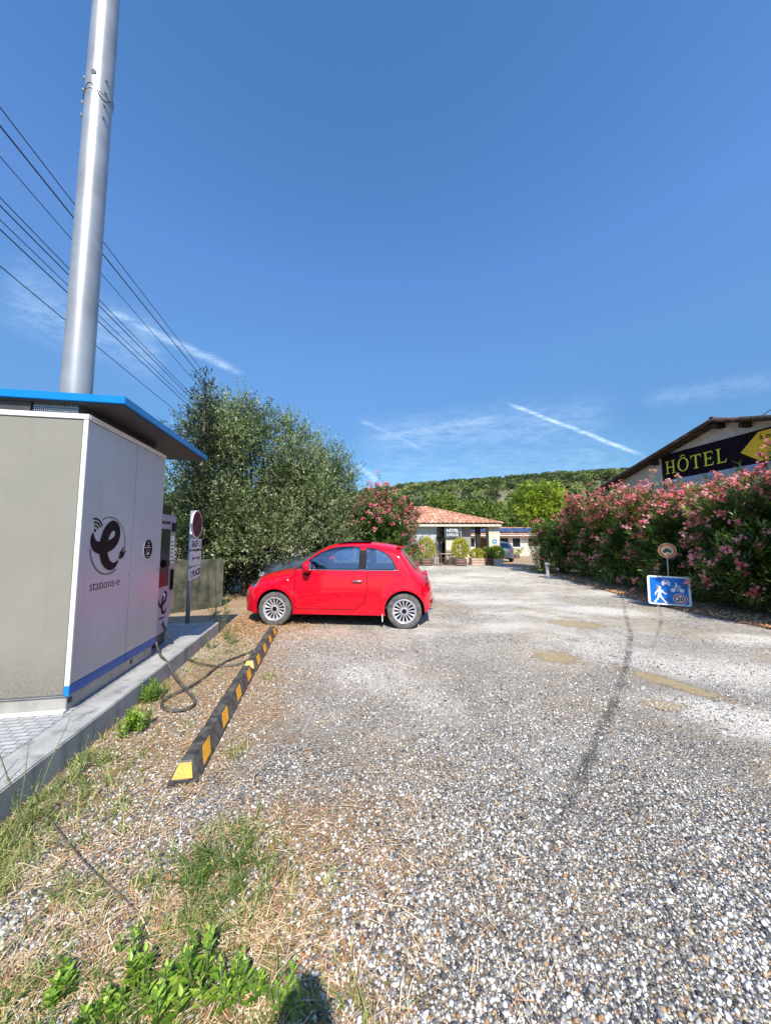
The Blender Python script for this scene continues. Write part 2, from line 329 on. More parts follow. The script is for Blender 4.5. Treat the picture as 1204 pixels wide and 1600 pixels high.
M = dict(
    ground=ground_mat(), tile=tile_mat(), oldtile=tile_mat('weathered_tile', (0.10, 0.075, 0.06), (0.05, 0.042, 0.036), (0.24, 0.16, 0.12)), paver=paver_mat(), panel=panel_mat(), mark=tread_mark_mat(),
    kerb=concrete_mat('kerb_concrete', (0.50, 0.49, 0.46), (0.33, 0.325, 0.31)),
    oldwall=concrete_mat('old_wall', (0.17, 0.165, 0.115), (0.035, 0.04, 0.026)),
    render=concrete_mat('rough_render', (0.62, 0.60, 0.56), (0.48, 0.46, 0.42), False),
    cream=concrete_mat('cream_render', (0.78, 0.71, 0.58), (0.66, 0.59, 0.47), False),
    greywall=concrete_mat('grey_render', (0.42, 0.39, 0.36), (0.30, 0.28, 0.26), False),
    cabfront=dirty_mat('warm_grey_paint', (0.26, 0.245, 0.205)),
    plinth=mat('plinth_paint', (0.40, 0.38, 0.34), 0.55, var=0.08),
    whitemetal=mat('white_metal', (0.80, 0.80, 0.78), 0.35, var=0.03),
    blue=mat('blue_paint', (0.0, 0.22, 0.62), 0.32, var=0.03, coat=0.3),
    shadeblue=mat('shaded_stripe_blue', (0.0, 0.09, 0.40), 0.3, var=0.05),  # stripe blue with the side face's shade put into its colour
    underside=mat('dark_underside', (0.06, 0.06, 0.065), 0.6),
    black=mat('black_plastic', (0.015, 0.015, 0.017), 0.35, var=0.1),
    blackvinyl=mat('black_vinyl', (0.008, 0.0075, 0.008), 0.55, var=0.1, spec=0.2),
    rubber=mat('black_rubber', (0.03, 0.03, 0.031), 0.6, var=0.15, vscale=14, bump=0.5, bscale=30, col2=(0.13, 0.12, 0.10)),
    amber=mat('amber_reflective', (0.90, 0.40, 0.01), 0.45, vscale=16, bump=0.3, bscale=40, col2=(0.62, 0.30, 0.04)),
    lilac=mat('lilac_white_paint', (0.40, 0.36, 0.44), 0.4, var=0.03),
    screen=mat('dark_screen', (0.015, 0.018, 0.022), 0.22),
    paper=mat('paper_white', (0.80, 0.82, 0.80), 0.5, var=0.02),
    green=mat('label_green', (0.15, 0.50, 0.12), 0.5),
    steel=mat('galvanised_mast', (0.47, 0.47, 0.455), 0.36, metal=0.5, var=0.09, vscale=1.6),
    galv=mat('galvanised_post', (0.42, 0.47, 0.50), 0.4, metal=0.6, var=0.08, vscale=20),
    wire=mat('black_wire', (0.02, 0.02, 0.022), 0.6),
    wood=mat('weathered_wood', (0.20, 0.13, 0.08), 0.8, var=0.2, vscale=12, bump=0.3, bscale=30),
    darkwood=mat('dark_rafter', (0.045, 0.03, 0.022), 0.85, var=0.2),
    barrel=mat('barrel_wood', (0.24, 0.11, 0.065), 0.7, var=0.15, vscale=14),
    palewood=mat('pale_wood', (0.62, 0.45, 0.36), 0.7, var=0.1),
    orangewood=mat('orange_wood', (0.48, 0.22, 0.05), 0.6, var=0.15, vscale=10),
    hoop=mat('hoop_metal', (0.35, 0.34, 0.33), 0.5, metal=0.5),
    shutter=mat('shutter_paint', (0.62, 0.64, 0.66), 0.5, var=0.04),
    shadered=mat('shaded_sign_red', (0.22, 0.012, 0.015), 0.6), shadenavy=mat('shaded_sign_blue', (0.02, 0.03, 0.06), 0.6), signblue=mat('sign_blue', (0.0, 0.16, 0.62), 0.35, var=0.08, vscale=10),  # first two: sign red and blue darkened for the disc's shaded face
    signred=mat('sign_red', (0.60, 0.02, 0.03), 0.4, var=0.08),
    signwhite=mat('sign_white', (0.84, 0.85, 0.86), 0.4, var=0.04),
    signfade=mat('faded_cream', (0.80, 0.68, 0.38), 0.5, var=0.15, vscale=25),
    signorange=mat('faded_red', (0.75, 0.16, 0.06), 0.5, var=0.1),
    banner=mat('banner_aubergine', (0.014, 0.008, 0.015), 0.8, var=0.08, spec=0.12),
    lime=mat('lime_lettering', (0.78, 0.86, 0.03), 0.5, var=0.03),
    gold=mat('banner_gold', (0.98, 0.62, 0.0), 0.5, var=0.05),
    bannerfoot=mat('banner_lower_strip', (0.45, 0.52, 0.68), 0.5, var=0.1),
    slate=mat('slate_sign', (0.07, 0.085, 0.10), 0.5, var=0.1),
    cyan=mat('round_sign_blue', (0.05, 0.28, 0.55), 0.4),
    solar=mat('solar_cells', (0.01, 0.03, 0.14), 0.12, var=0.2, vscale=3),
    bark=mat('bark', (0.16, 0.12, 0.085), 0.9, var=0.2, vscale=6, bump=0.8, bscale=25),
    stem=mat('green_stem', (0.16, 0.20, 0.08), 0.7),
    red=mat('red_car_paint', (0.70, 0.0, 0.018), 0.5, spec=0.1, coat=1.0, var=0.01, vscale=1),
    greycar=mat('grey_car_paint', (0.10, 0.12, 0.15), 0.3, metal=0.4, coat=1.0, var=0.02),
    silvercar=mat('silver_car_paint', (0.12, 0.15, 0.18), 0.3, metal=0.5, coat=1.0, var=0.02),
    trim=mat('black_trim', (0.010, 0.010, 0.011), 0.5, spec=0.2),
    cabin=mat('cabin_lining', (0.035, 0.037, 0.042), 0.7),
    seatf=mat('seat_fabric', (0.10, 0.12, 0.15), 0.8, var=0.1),
    ivory=mat('ivory_trim', (0.55, 0.62, 0.62), 0.4),
    chrome=mat('chrome', (0.82, 0.83, 0.85), 0.12, metal=1.0, var=0.02),
    alloy=mat('alloy', (0.62, 0.62, 0.65), 0.28, metal=0.45, var=0.03),
    tyre=mat('tyre', (0.075, 0.07, 0.068), 0.85, var=0.15, vscale=18, col2=(0.17, 0.155, 0.14), bump=0.3, bscale=60),
    tail=mat('tail_lens', (0.45, 0.0, 0.01), 0.12, coat=1.0),
    lamp=mat('lamp_lens', (0.62, 0.64, 0.66), 0.1, metal=0.3, coat=1.0, var=0.2, vscale=20),
    carglass=glass_mat('car_glass', (0.84, 0.95, 0.97), 0.20),
    darkglass=glass_mat('dark_glass', (0.10, 0.15, 0.17), 0.10),
    plasticpost=mat('white_plastic', (0.75, 0.76, 0.75), 0.4),
    cloth=mat('cotton', (0.10, 0.14, 0.22), 0.9), trousers=mat('denim', (0.05, 0.07, 0.12), 0.9), skin=mat('skin', (0.55, 0.33, 0.24), 0.6, var=0.04), hair=mat('hair', (0.04, 0.025, 0.015), 0.7),
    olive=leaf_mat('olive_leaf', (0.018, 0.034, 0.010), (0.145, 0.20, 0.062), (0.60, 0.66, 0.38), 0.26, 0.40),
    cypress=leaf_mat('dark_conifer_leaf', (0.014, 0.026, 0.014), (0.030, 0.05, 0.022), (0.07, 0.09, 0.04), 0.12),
    oleander=leaf_mat('oleander_leaf', (0.013, 0.028, 0.007), (0.085, 0.16, 0.028), (0.46, 0.54, 0.12), 0.32, 0.32),
    petal=leaf_mat('pink_petal', (0.85, 0.09, 0.19), (0.95, 0.33, 0.42), (0.97, 0.68, 0.66), 0.45, 0.6),
    bright=leaf_mat('bright_leaf', (0.06, 0.10, 0.010), (0.26, 0.36, 0.025), (0.62, 0.68, 0.09), 0.35),
    yellowleaf=leaf_mat('yellow_leaf', (0.16, 0.18, 0.02), (0.45, 0.43, 0.05), (0.72, 0.62, 0.10), 0.35),
    forest=leaf_mat('forest_leaf', (0.014, 0.030, 0.010), (0.085, 0.135, 0.036), (0.36, 0.40, 0.13), 0.1, 0.7),
    pine=leaf_mat('pine_leaf', (0.05, 0.10, 0.02), (0.14, 0.22, 0.04), (0.34, 0.38, 0.08), 0.25, 0.6),
    grass=leaf_mat('grass_blade', (0.03, 0.085, 0.012), (0.17, 0.24, 0.05), (0.55, 0.53, 0.22), 0.3, 0.5),
    weed=leaf_mat('weed_leaf', (0.04, 0.10, 0.012), (0.17, 0.32, 0.03), (0.45, 0.60, 0.09), 0.3, 0.4),
    straw=attr_mat('dry_straw', [(0, (0.20, 0.10, 0.04)), (0.35, (0.58, 0.38, 0.19)), (0.8, (0.88, 0.72, 0.48)), (1, (0.50, 0.15, 0.04))]),
    stone=attr_mat('pebble', [(0, (0.035, 0.035, 0.038)), (0.24, (0.14, 0.145, 0.155)), (0.46, (0.36, 0.35, 0.335)), (0.64, (0.64, 0.62, 0.57)), (0.79, (0.94, 0.91, 0.85)), (0.90, (0.50, 0.38, 0.23)), (1, (0.36, 0.17, 0.07))], 0.7),
    hill=mat('hill_scrub', (0.10, 0.12, 0.05), 0.95, var=0.2, vscale=0.1, col2=(0.28, 0.23, 0.15)),
)

# ------------------------------------------------------------------ object helpers
def prop(o, label=None, cat=None, group=None, kind=None):
    if label: o['label'] = label
    if cat: o['category'] = cat
    if group: o['group'] = group
    if kind: o['kind'] = kind
    return o
def thing(name, label, cat, loc=(0, 0, 0), rz=0, group=None):
    o = bpy.data.objects.new(name, None); C.objects.link(o); o.location = loc; o.rotation_euler = (0, 0, rz)
    o.empty_display_size = 0.2
    return prop(o, label, cat, group)
def link(name, me, m, parent=None, smooth=False):
    me.materials.clear(); me.materials.append(m)
    if smooth: me.polygons.foreach_set('use_smooth', [True] * len(me.polygons))
    o = bpy.data.objects.new(name, me); C.objects.link(o)
    if parent: o.parent = parent
    return o
def obj(name, bm, m, parent=None, smooth=False, bevel=0.0, auto=False):
    bmesh.ops.recalc_face_normals(bm, faces=bm.faces)
    if bevel:
        bmesh.ops.bevel(bm, geom=[e for e in bm.edges if len(e.link_faces) == 2 and e.calc_face_angle(0) > 0.6], offset=bevel, segments=2, affect='EDGES', clamp_overlap=True)
    if auto:
        for f in bm.faces: f.smooth = True
        for e in bm.edges:
            if len(e.link_faces) == 2 and e.calc_face_angle(0) > R(38): e.smooth = False
    me = bpy.data.meshes.new(name); bm.to_mesh(me); bm.free()
    return link(name, me, m, parent, smooth)
def B(): return bmesh.new()
def box(bm, x0, x1, y0, y1, z0, z1, mtx=None):
    c = [Vector(p) for p in ((x0, y0, z0), (x1, y0, z0), (x1, y1, z0), (x0, y1, z0), (x0, y0, z1), (x1, y0, z1), (x1, y1, z1), (x0, y1, z1))]
    if mtx: c = [mtx @ p for p in c]
    v = [bm.verts.new(p) for p in c]
    for f in ((0, 3, 2, 1), (4, 5, 6, 7), (0, 1, 5, 4), (1, 2, 6, 5), (2, 3, 7, 6), (3, 0, 4, 7)): bm.faces.new([v[i] for i in f])
    return v
def frame_of(t):
    t = t.normalized(); a = Vector((0, 0, 1)) if abs(t.z) < 0.9 else Vector((1, 0, 0))
    s = t.cross(a).normalized(); return s, s.cross(t).normalized()
def tube(bm, pts, rad, n=8, cap=True):
    pts = [Vector(p) for p in pts]
    if isinstance(rad, (int, float)): rad = [rad] * len(pts)
    rings = []; s = None
    for i, p in enumerate(pts):
        t = (pts[min(i + 1, len(pts) - 1)] - pts[max(i - 1, 0)])
        if s is None: s, u = frame_of(t)
        else:
            tn = t.normalized(); s = (s - tn * s.dot(tn)).normalized(); u = s.cross(tn)
        rings.append([bm.verts.new(p + (s * math.cos(2 * math.pi * k / n) + u * math.sin(2 * math.pi * k / n)) * rad[i]) for k in range(n)])
    for a, b in zip(rings, rings[1:]):
        for k in range(n): bm.faces.new((a[k], a[(k + 1) % n], b[(k + 1) % n], b[k]))
    if cap:
        bm.faces.new(rings[0][::-1]); bm.faces.new(rings[-1])
def spline(pts, n=8):
    pts = [Vector(p) for p in pts]; out = []
    P = [pts[0] * 2 - pts[1]] + pts + [pts[-1] * 2 - pts[-2]]
    for i in range(1, len(P) - 2):
        for k in range(n):
            t = k / n; a, b, c, d = P[i - 1:i + 3]
            out.append(0.5 * ((2 * b) + (c - a) * t + (2 * a - 5 * b + 4 * c - d) * t * t + (3 * b - a - 3 * c + d) * t ** 3))
    out.append(pts[-1]); return out
def lathe(bm, prof, n=24, mtx=None):       # profile of (radius, height) round Z
    rings = []
    for r, z in prof:
        ring = []
        for k in range(n):
            p = Vector((r * math.cos(2 * math.pi * k / n), r * math.sin(2 * math.pi * k / n), z))
            ring.append(bm.verts.new(mtx @ p if mtx else p))
        rings.append(ring)
    for a, b in zip(rings, rings[1:]):
        for k in range(n): bm.faces.new((a[k], a[(k + 1) % n], b[(k + 1) % n], b[k]))
    bm.faces.new(rings[0][::-1]); bm.faces.new(rings[-1])
def prism(bm, poly, w0, w1, mp):           # 2-D outline swept between w0 and w1, mp(a, b, w) -> point
    a = [bm.verts.new(mp(p[0], p[1], w0)) for p in poly]; b = [bm.verts.new(mp(p[0], p[1], w1)) for p in poly]
    n = len(poly)
    bm.faces.new(a[::-1]); bm.faces.new(b)
    for k in range(n): bm.faces.new((a[k], a[(k + 1) % n], b[(k + 1) % n], b[k]))
def ball(bm, c, r, sx=1, sy=1, sz=1, sub=2, rot=None):
    m = Matrix.Translation(c) @ (rot.to_matrix().to_4x4() if rot else Matrix()) @ Matrix.Diagonal((r * sx, r * sy, r * sz, 1))
    bmesh.ops.create_icosphere(bm, subdivisions=sub, radius=1, matrix=m)
def np_mesh(name, V, k, m, tint=None, parent=None, faces=None, smooth=False):
    V = np.asarray(V, np.float32).reshape(-1, 3); n = len(V)
    if faces is None: idx = np.arange(n, dtype=np.int32); nf = n // k
    else: idx = np.asarray(faces, np.int32).ravel(); nf = len(idx) // k
    me = bpy.data.meshes.new(name)
    me.vertices.add(n); me.vertices.foreach_set('co', V.ravel())
    me.loops.add(len(idx)); me.loops.foreach_set('vertex_index', idx)
    me.polygons.add(nf); me.polygons.foreach_set('loop_start', np.arange(0, nf * k, k, dtype=np.int32))
    me.update(calc_edges=True)
    if tint is not None:
        a = me.attributes.new('tint', 'FLOAT', 'POINT'); a.data.foreach_set('value', np.asarray(tint, np.float32).ravel())
    me.materials.append(m)
    if smooth: me.polygons.foreach_set('use_smooth', [True] * nf)
    o = bpy.data.objects.new(name, me); C.objects.link(o)
    if parent: o.parent = parent
    return o
def unit(a): return a / np.maximum(np.linalg.norm(a, axis=-1, keepdims=True), 1e-9)
def rdir(n): return unit(rng.normal(size=(n, 3)))
def leaves(P, D, L, W, roll=None):
    """one pointed quad per leaf; P base, D direction"""
    n = len(P); D = unit(D); S = unit(np.cross(D, rdir(n) if roll is None else roll))
    L = np.broadcast_to(L, (n,))[:, None]; W = np.broadcast_to(W, (n,))[:, None]
    q = np.stack([P, P + D * L * 0.45 + S * W / 2, P + D * L, P + D * L * 0.45 - S * W / 2], 1)
    return q
def dup(o, parent=None):
    c = o.copy(); C.objects.link(c)
    if parent: c.parent = parent
    for ch in o.children: dup(ch, c)
    return c
def text(body, size, m, parent, mtx, name='lettering', extrude=0.001, sx=1.0, align='LEFT', weight=0.0):
    cu = bpy.data.curves.new('txt', 'FONT'); cu.body = body; cu.size = size; cu.extrude = extrude; cu.offset = weight
    cu.align_x = align; cu.resolution_u = 3
    to = bpy.data.objects.new('txt', cu); C.objects.link(to)
    bpy.context.view_layer.update()
    me = bpy.data.meshes.new_from_object(to.evaluated_get(bpy.context.evaluated_depsgraph_get()))
    bpy.data.objects.remove(to); bpy.data.curves.remove(cu)
    me.transform(mtx @ Matrix.Diagonal((sx, 1, 1, 1)))
    return link(name, me, m, parent)
def ribbon(bm, pts, widths, off0, off1, mp):     # flat stroke of changing width on a face; mp(a, b, off)
    n = len(pts); L, Rr = [], []
    for i, p in enumerate(pts):
        a = Vector(pts[max(i - 1, 0)]); b = Vector(pts[min(i + 1, n - 1)]); t = (b - a)
        t = t.normalized() if t.length > 0 else Vector((1, 0)); nn = Vector((-t.y, t.x)) * widths[i] / 2
        o = off0 + (off1 - off0) * i / max(n - 1, 1)
        L.append(bm.verts.new(mp(p[0] + nn.x, p[1] + nn.y, o))); Rr.append(bm.verts.new(mp(p[0] - nn.x, p[1] - nn.y, o)))
    for i in range(n - 1): bm.faces.new((L[i], L[i + 1], Rr[i + 1], Rr[i]))
def disc(bm, ca, cb, ra, rb, w0, w1, mp, n=32): prism(bm, [(ca + ra * math.cos(2 * math.pi * k / n), cb + rb * math.sin(2 * math.pi * k / n)) for k in range(n)], w0, w1, mp)
def ring_flat(bm, ca, cb, r0, r1, w0, w1, mp, n=36, rb=1.0):
    for k in range(n):
        t0, t1 = 2 * math.pi * k / n, 2 * math.pi * (k + 1) / n
        prism(bm, [(ca + r0 * math.cos(t0), cb + rb * r0 * math.sin(t0)), (ca + r1 * math.cos(t0), cb + rb * r1 * math.sin(t0)), (ca + r1 * math.cos(t1), cb + rb * r1 * math.sin(t1)), (ca + r0 * math.cos(t1), cb + rb * r0 * math.sin(t1))], w0, w1, mp)

# ================================================================== SETTING
def build_ground():
    xs = np.concatenate([np.linspace(-900, -30, 8), np.linspace(-24, 24, 41), np.linspace(30, 900, 8)])
    ys = np.concatenate([np.linspace(-300, -10, 5), np.linspace(-6, 40, 47), np.linspace(50, 900, 10)])
    V = np.array([(x, y, 0.0) for y in ys for x in xs]); nx = len(xs)
    f = [(j * nx + i, j * nx + i + 1, (j + 1) * nx + i + 1, (j + 1) * nx + i) for j in range(len(ys) - 1) for i in range(nx - 1)]
    prop(np_mesh('ground', V, 4, M['ground'], faces=f), kind='structure')
build_ground()

def mark(name, pts, w, fades):
    pts = [Vector((p[0], p[1], 0.004)) for p in pts]; sp = spline(pts, 10); n = len(sp); V, T = [], []
    for i, p in enumerate(sp):
        t = (sp[min(i + 1, n - 1)] - sp[max(i - 1, 0)]).normalized(); s = Vector((-t.y, t.x, 0))
        k = i / (n - 1) * (len(fades) - 1); a = int(min(k, len(fades) - 2)); fd = (fades[a] + (fades[a + 1] - fades[a]) * (k - a)) * random.uniform(.55, 1.0)
        wj = w * (1 + 0.35 * math.sin(i * 1.7) * random.random())
        for q, e in ((-1, 0), (-0.45, 1), (0.45, 1), (1, 0)): V.append(p + s * wj * q); T.append(e * fd)
    f = [(4 * i + j, 4 * i + j + 1, 4 * i + j + 5, 4 * i + j + 4) for i in range(n - 1) for j in range(3)]
    prop(np_mesh(name, np.array(V), 4, M['mark'], np.array(T), faces=f), kind='structure')
mark('tyre_mark', [(6.2, 9.2), (4.7, 6.9), (4.1, 5.95), (3.35, 4.9), (2.59, 3.92), (1.81, 2.99), (1.216, 2.3), (0.835, 1.88), (0.70, 1.70)], 0.048, (0.5, 0.75, 0.9, 0.95, 0.8, 0.0))
mark('tyre_mark', [(6.44, 8.3), (5.3, 6.8), (4.1, 5.39), (3.4, 4.6), (3.0, 4.1)], 0.035, (0.3, 0.5, 0.45, 0.15, 0))

RID = [(-400, 30), (-150, 34), (-60, 36), (-20, 37.5), (0, 40.5), (19, 43), (48, 45.5), (86, 48.5), (124, 52.0), (172, 53.5), (196, 52), (240, 46), (290, 38), (420, 20), (700, 10)]
def hill_z(x, y):
    h = np.interp(x, [r[0] for r in RID], [r[1] for r in RID]) - 2.5
    t = np.clip((y - 85) / 175, 0, 1); s = t * t * (3 - 2 * t) * 0.55 + t * 0.45
    back = np.clip((y - 290) / 300, 0, 1)
    wob = 2.2 * np.sin(x * 0.045 + y * 0.03) + 1.6 * np.sin(x * 0.11 - y * 0.07)
    return np.where(y < 85, -1.0, (h + wob * np.sin(np.pi * np.clip(t, 0, 1))) * s * (1 - 0.8 * back) - 1.0 * (1 - t))
def build_hill():
    xs = np.linspace(-420, 700, 141); ys = np.concatenate([np.linspace(84, 300, 55), np.linspace(320, 700, 12)])
    X, Y = np.meshgrid(xs, ys); V = np.stack([X, Y, hill_z(X, Y)], -1).reshape(-1, 3); nx = len(xs)
    f = [(j * nx + i, j * nx + i + 1, (j + 1) * nx + i + 1, (j + 1) * nx + i) for j in range(len(ys) - 1) for i in range(nx - 1)]
    prop(np_mesh('hill', V, 4, M['hill'], faces=f, smooth=True), kind='structure')
    # the wood on the slope: thousands of crowns reading as one mass
    n = 5200; x = rng.uniform(-260, 330, n); y = 92 + 190 * rng.uniform(0, 1, n) ** 0.75
    keep = ~((np.sin(x * 0.09 + 1.3) + np.sin(y * 0.13 + x * 0.05) > 1.45))
    x, y = x[keep], y[keep]; n = len(x)
    r = rng.uniform(1.3, 3.6, n) * (0.75 + 0.25 * y / 260); z = hill_z(x, y); th = rng.uniform(0, 1, n)
    k = 140; d = rdir(n * k).reshape(n, k, 3); d[..., 2] = np.abs(d[..., 2]) * 1.0 - 0.25
    lump = 1 + 0.22 * np.sin(d[..., 0] * 5 + x[:, None]) * np.cos(d[..., 1] * 5 + y[:, None])
    P = np.stack([x, y, z + r * 0.75], -1)[:, None, :] + d * (r[:, None] * lump * rng.uniform(0.8, 1.0, (n, k)))[..., None] * np.array([1, 1, 0.85])
    Q = leaves((P - d * 0.2).reshape(-1, 3), (d + 0.9 * rdir(n * k).reshape(n, k, 3)).reshape(-1, 3), rng.uniform(0.5, 1.0, n * k), rng.uniform(0.45, 0.85, n * k))
    tint = np.clip(th[:, None] ** 1.2 * 0.85 + rng.uniform(-0.20, 0.32, (n, k)), 0, 1)
    prop(np_mesh('forest', Q, 4, M['forest'], np.repeat(tint.ravel(), 4)), label='dark green oak and scrub wood covering the far hillside', kind='stuff')
build_hill()

# ------------------------------------------------------------------ foliage builders
def clump_points(cs, rs, per):
    cs = np.asarray(cs, float); rs = np.asarray(rs, float); out = []
    for c, r in zip(cs, rs):
        d = rdir(per); out.append(c + d * (rng.uniform(0, 1, per) ** 0.45 * r)[:, None])
    return np.concatenate(out)
def branches(name, parent, m, base, tips, r0=0.12, trunks=1, spread=0.25, n=7):
    bm = B(); k = 0
    for i in range(trunks):
        b0 = Vector(base) + Vector((random.uniform(-spread, spread), random.uniform(-spread, spread), -0.1)) * (trunks > 1) + Vector((0, 0, -0.05))
        mine = [Vector(t) for j, t in enumerate(tips) if j % trunks == i]
        mean = sum(mine, Vector()) / max(len(mine), 1)
        fork = b0.lerp(mean, 0.42) + Vector((random.uniform(-.1, .1), random.uniform(-.1, .1), 0))
        tube(bm, spline([b0, b0.lerp(fork, 0.5) + Vector((random.uniform(-.12, .12), random.uniform(-.1, .1), 0)), fork], 5), [r0 * (1.25 - 0.45 * q / 10) for q in range(11)], n)
        for t in mine:
            mid = fork.lerp(t, 0.5) + Vector((random.uniform(-.2, .2), random.uniform(-.2, .2), random.uniform(0, .25)))
            s = spline([fork, mid, t], 4); tube(bm, s, [r0 * 0.6 * (1 - 0.85 * q / (len(s) - 1)) for q in range(len(s))], 5)
    return obj(name, bm, m, parent, smooth=True)
def leafy_crown(name, parent, m, cs, rs, sprigs, per, L, W, up=0.5, twig=0.28, flare=0.7, outward=None, tb=0.0):
    """sprigs twigs per clump, per leaves along each twig"""
    cs = np.asarray(cs, float); rs = np.asarray(rs, float); Qs, Ts = [], []
    for c, r in zip(cs, rs):
        n = int(sprigs * r * r); d = rdir(n)
        rad = rng.uniform(0, 1, n) ** 0.4 * r * (1 + 0.25 * rng.normal(size=n)).clip(0.4, 1.35)
        P = c + d * rad[:, None]; D = unit(d * 0.8 + np.array([0, 0, up]) + 0.5 * rdir(n))
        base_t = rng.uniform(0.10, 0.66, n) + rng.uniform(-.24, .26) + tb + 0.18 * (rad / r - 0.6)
        t = rng.uniform(0, 1, (n, per)); pp = P[:, None] + D[:, None] * (t * twig)[..., None]
        ld = unit(D[:, None] * (1 - flare * 0.5) + rdir(n * per).reshape(n, per, 3) * flare)
        Qs.append(leaves(pp.reshape(-1, 3), ld.reshape(-1, 3), rng.uniform(0.7, 1.25, n * per) * L, rng.uniform(0.8, 1.2, n * per) * W))
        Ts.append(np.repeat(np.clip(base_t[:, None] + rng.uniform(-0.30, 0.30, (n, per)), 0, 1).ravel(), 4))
    return np_mesh(name, np.concatenate(Qs), 4, m, np.concatenate(Ts), parent=parent)

# ------------------------------------------------------------------ olive trees, conifer
def olive(label, loc, clumps, sprigs, r0):
    t = thing('olive_tree', label, 'tree', loc, group='olive trees behind the parked cars')
    cs = [c[:3] for c in clumps]; rs = [c[3] for c in clumps]
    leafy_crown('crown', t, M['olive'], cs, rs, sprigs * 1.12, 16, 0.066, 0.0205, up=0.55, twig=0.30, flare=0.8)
    # long shoots standing above the crown
    n = 220; k = rng.integers(0, len(cs), n); C0 = np.array(cs)[k]; R0 = np.array(rs)[k]
    D = unit(rdir(n) * 0.45 + np.array([0, 0, 1.0])); P = C0 + unit(rdir(n) * 0.6 + np.array([0, 0, 0.9])) * (R0 * 0.85)[:, None]
    t_ = rng.uniform(0, 1, (n, 26)); pp = P[:, None] + D[:, None] * (t_ * rng.uniform(0.35, 0.85, n)[:, None])[..., None]
    ld = unit(D[:, None] + rdir(n * 26).reshape(n, 26, 3) * 0.75)
    np_mesh('young_shoots', leaves(pp.reshape(-1, 3), ld.reshape(-1, 3), 0.08, 0.02), 4, M['olive'], np.repeat(rng.uniform(0.35, 1.0, n * 26), 4), parent=t)
    branches('trunk', t, M['bark'], (0, 0, 0), cs, r0, trunks=3, spread=0.35)
    return t
def dome(n, R_, Rz, cz, rlo, rhi, seed, zmin=-9):
    rs = random.Random(seed); out = []
    while len(out) < n:
        d = Vector((rs.gauss(0, 1), rs.gauss(0, 1), rs.gauss(0, 1))).normalized(); k = rs.uniform(0.45, 1) ** 0.6
        p = (d.x * R_ * k, d.y * R_ * k * 0.85, cz + d.z * Rz * k)
        if p[2] > zmin: out.append((*p, rs.uniform(rlo, rhi)))
    return out
olive('largest silvery olive tree beside the charging cabinet, behind the wall', (-3.75, 10.0, 0),
      dome(34, 1.75, 1.9, 3.15, 0.55, 0.85, 3, 1.2) + [(-1.0, 0, 5.25, .5), (-.4, 0, 5.15, .5), (-1.6, 0, 4.85, .6), (.2, 0, 4.95, .5), (-2.2, 0, 4.3, .6), (.8, 0, 4.7, .45), (1.25, 0, 4.35, .5), (-.6, .3, 4.5, .7), (-1.3, .3, 4.1, .7), (-1.0, -0.6, 4.9, .6), (-0.2, -.3, 4.9, .55), (-1.7, -.5, 4.2, .6), (.9, -.5, 4.3, .6), (1.5, -.8, 3.9, .6), (-1.9, -.6, 2.4, .7), (1.9, -1.0, 2.5, .8), (.6, -1.3, 1.9, .8), (-.6, -1.3, 2.2, .8), (1.4, -1.2, 1.5, .6), (.2, .2, 3.9, .75), (.9, .1, 3.4, .8), (.4, -.2, 2.9, .8), (0, 0, 2.3, .8), (1.4, -.3, 3.0, .7), (-1.6, -.2, 1.5, .6), (-2.3, .1, 3.2, .6), (-2.3, 0, 2.3, .6), (-.9, -1.0, 1.4, .6), (-1.0, -.2, .8, .6), (.3, -1.5, 1.45, .45), (-.3, -1.4, 1.35, .5), (.9, -1.6, 1.4, .45)], 400, 0.13)
olive('smaller rounder olive tree right of the big one, behind the red car', (-2.15, 10.8, 0),
      dome(20, 1.0, 1.3, 2.6, 0.42, 0.65, 5, 1.0) + [(.55, 0, 4.1, .4), (0, 0, 4.05, .4), (.9, 0, 3.6, .42), (.95, 0, 2.9, .45), (.45, -.3, 3.5, .5), (-.5, -.2, 3.6, .5), (.6, -.3, 2.7, .5), (-.9, -.8, 1.8, .6), (.3, -.9, 1.6, .6), (0, -.8, 1.2, .5), (.5, -.7, 1.2, .55), (.6, -.2, 1.8, .55), (0, 0, 2.2, .7), (-.4, 0, 2.8, .7), (.7, .3, 1.4, .6)], 400, 0.10)
def conifer():
    t = thing('conifer_tree', 'slim dark conifer rising through the left of the olive', 'tree', (-4.62, 8.55, 0))
    cs, rs = [], []
    for i in range(22):
        h = 0.8 + i * 0.228; r = 0.34 * (1 - (i / 22) ** 2.6) + 0.10
        for q in range(2): cs.append((random.uniform(-.25, .25) * r * 1.6, random.uniform(-.25, .25) * r * 1.6, h)); rs.append(r)
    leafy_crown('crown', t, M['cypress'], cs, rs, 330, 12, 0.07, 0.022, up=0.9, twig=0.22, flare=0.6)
    bm = B(); tube(bm, [(0, 0, -0.05), (0.05, 0, 2), (0, 0.03, 5.2)], [0.13, 0.09, 0.02], 8); obj('trunk', bm, M['bark'], t, smooth=True)
conifer()

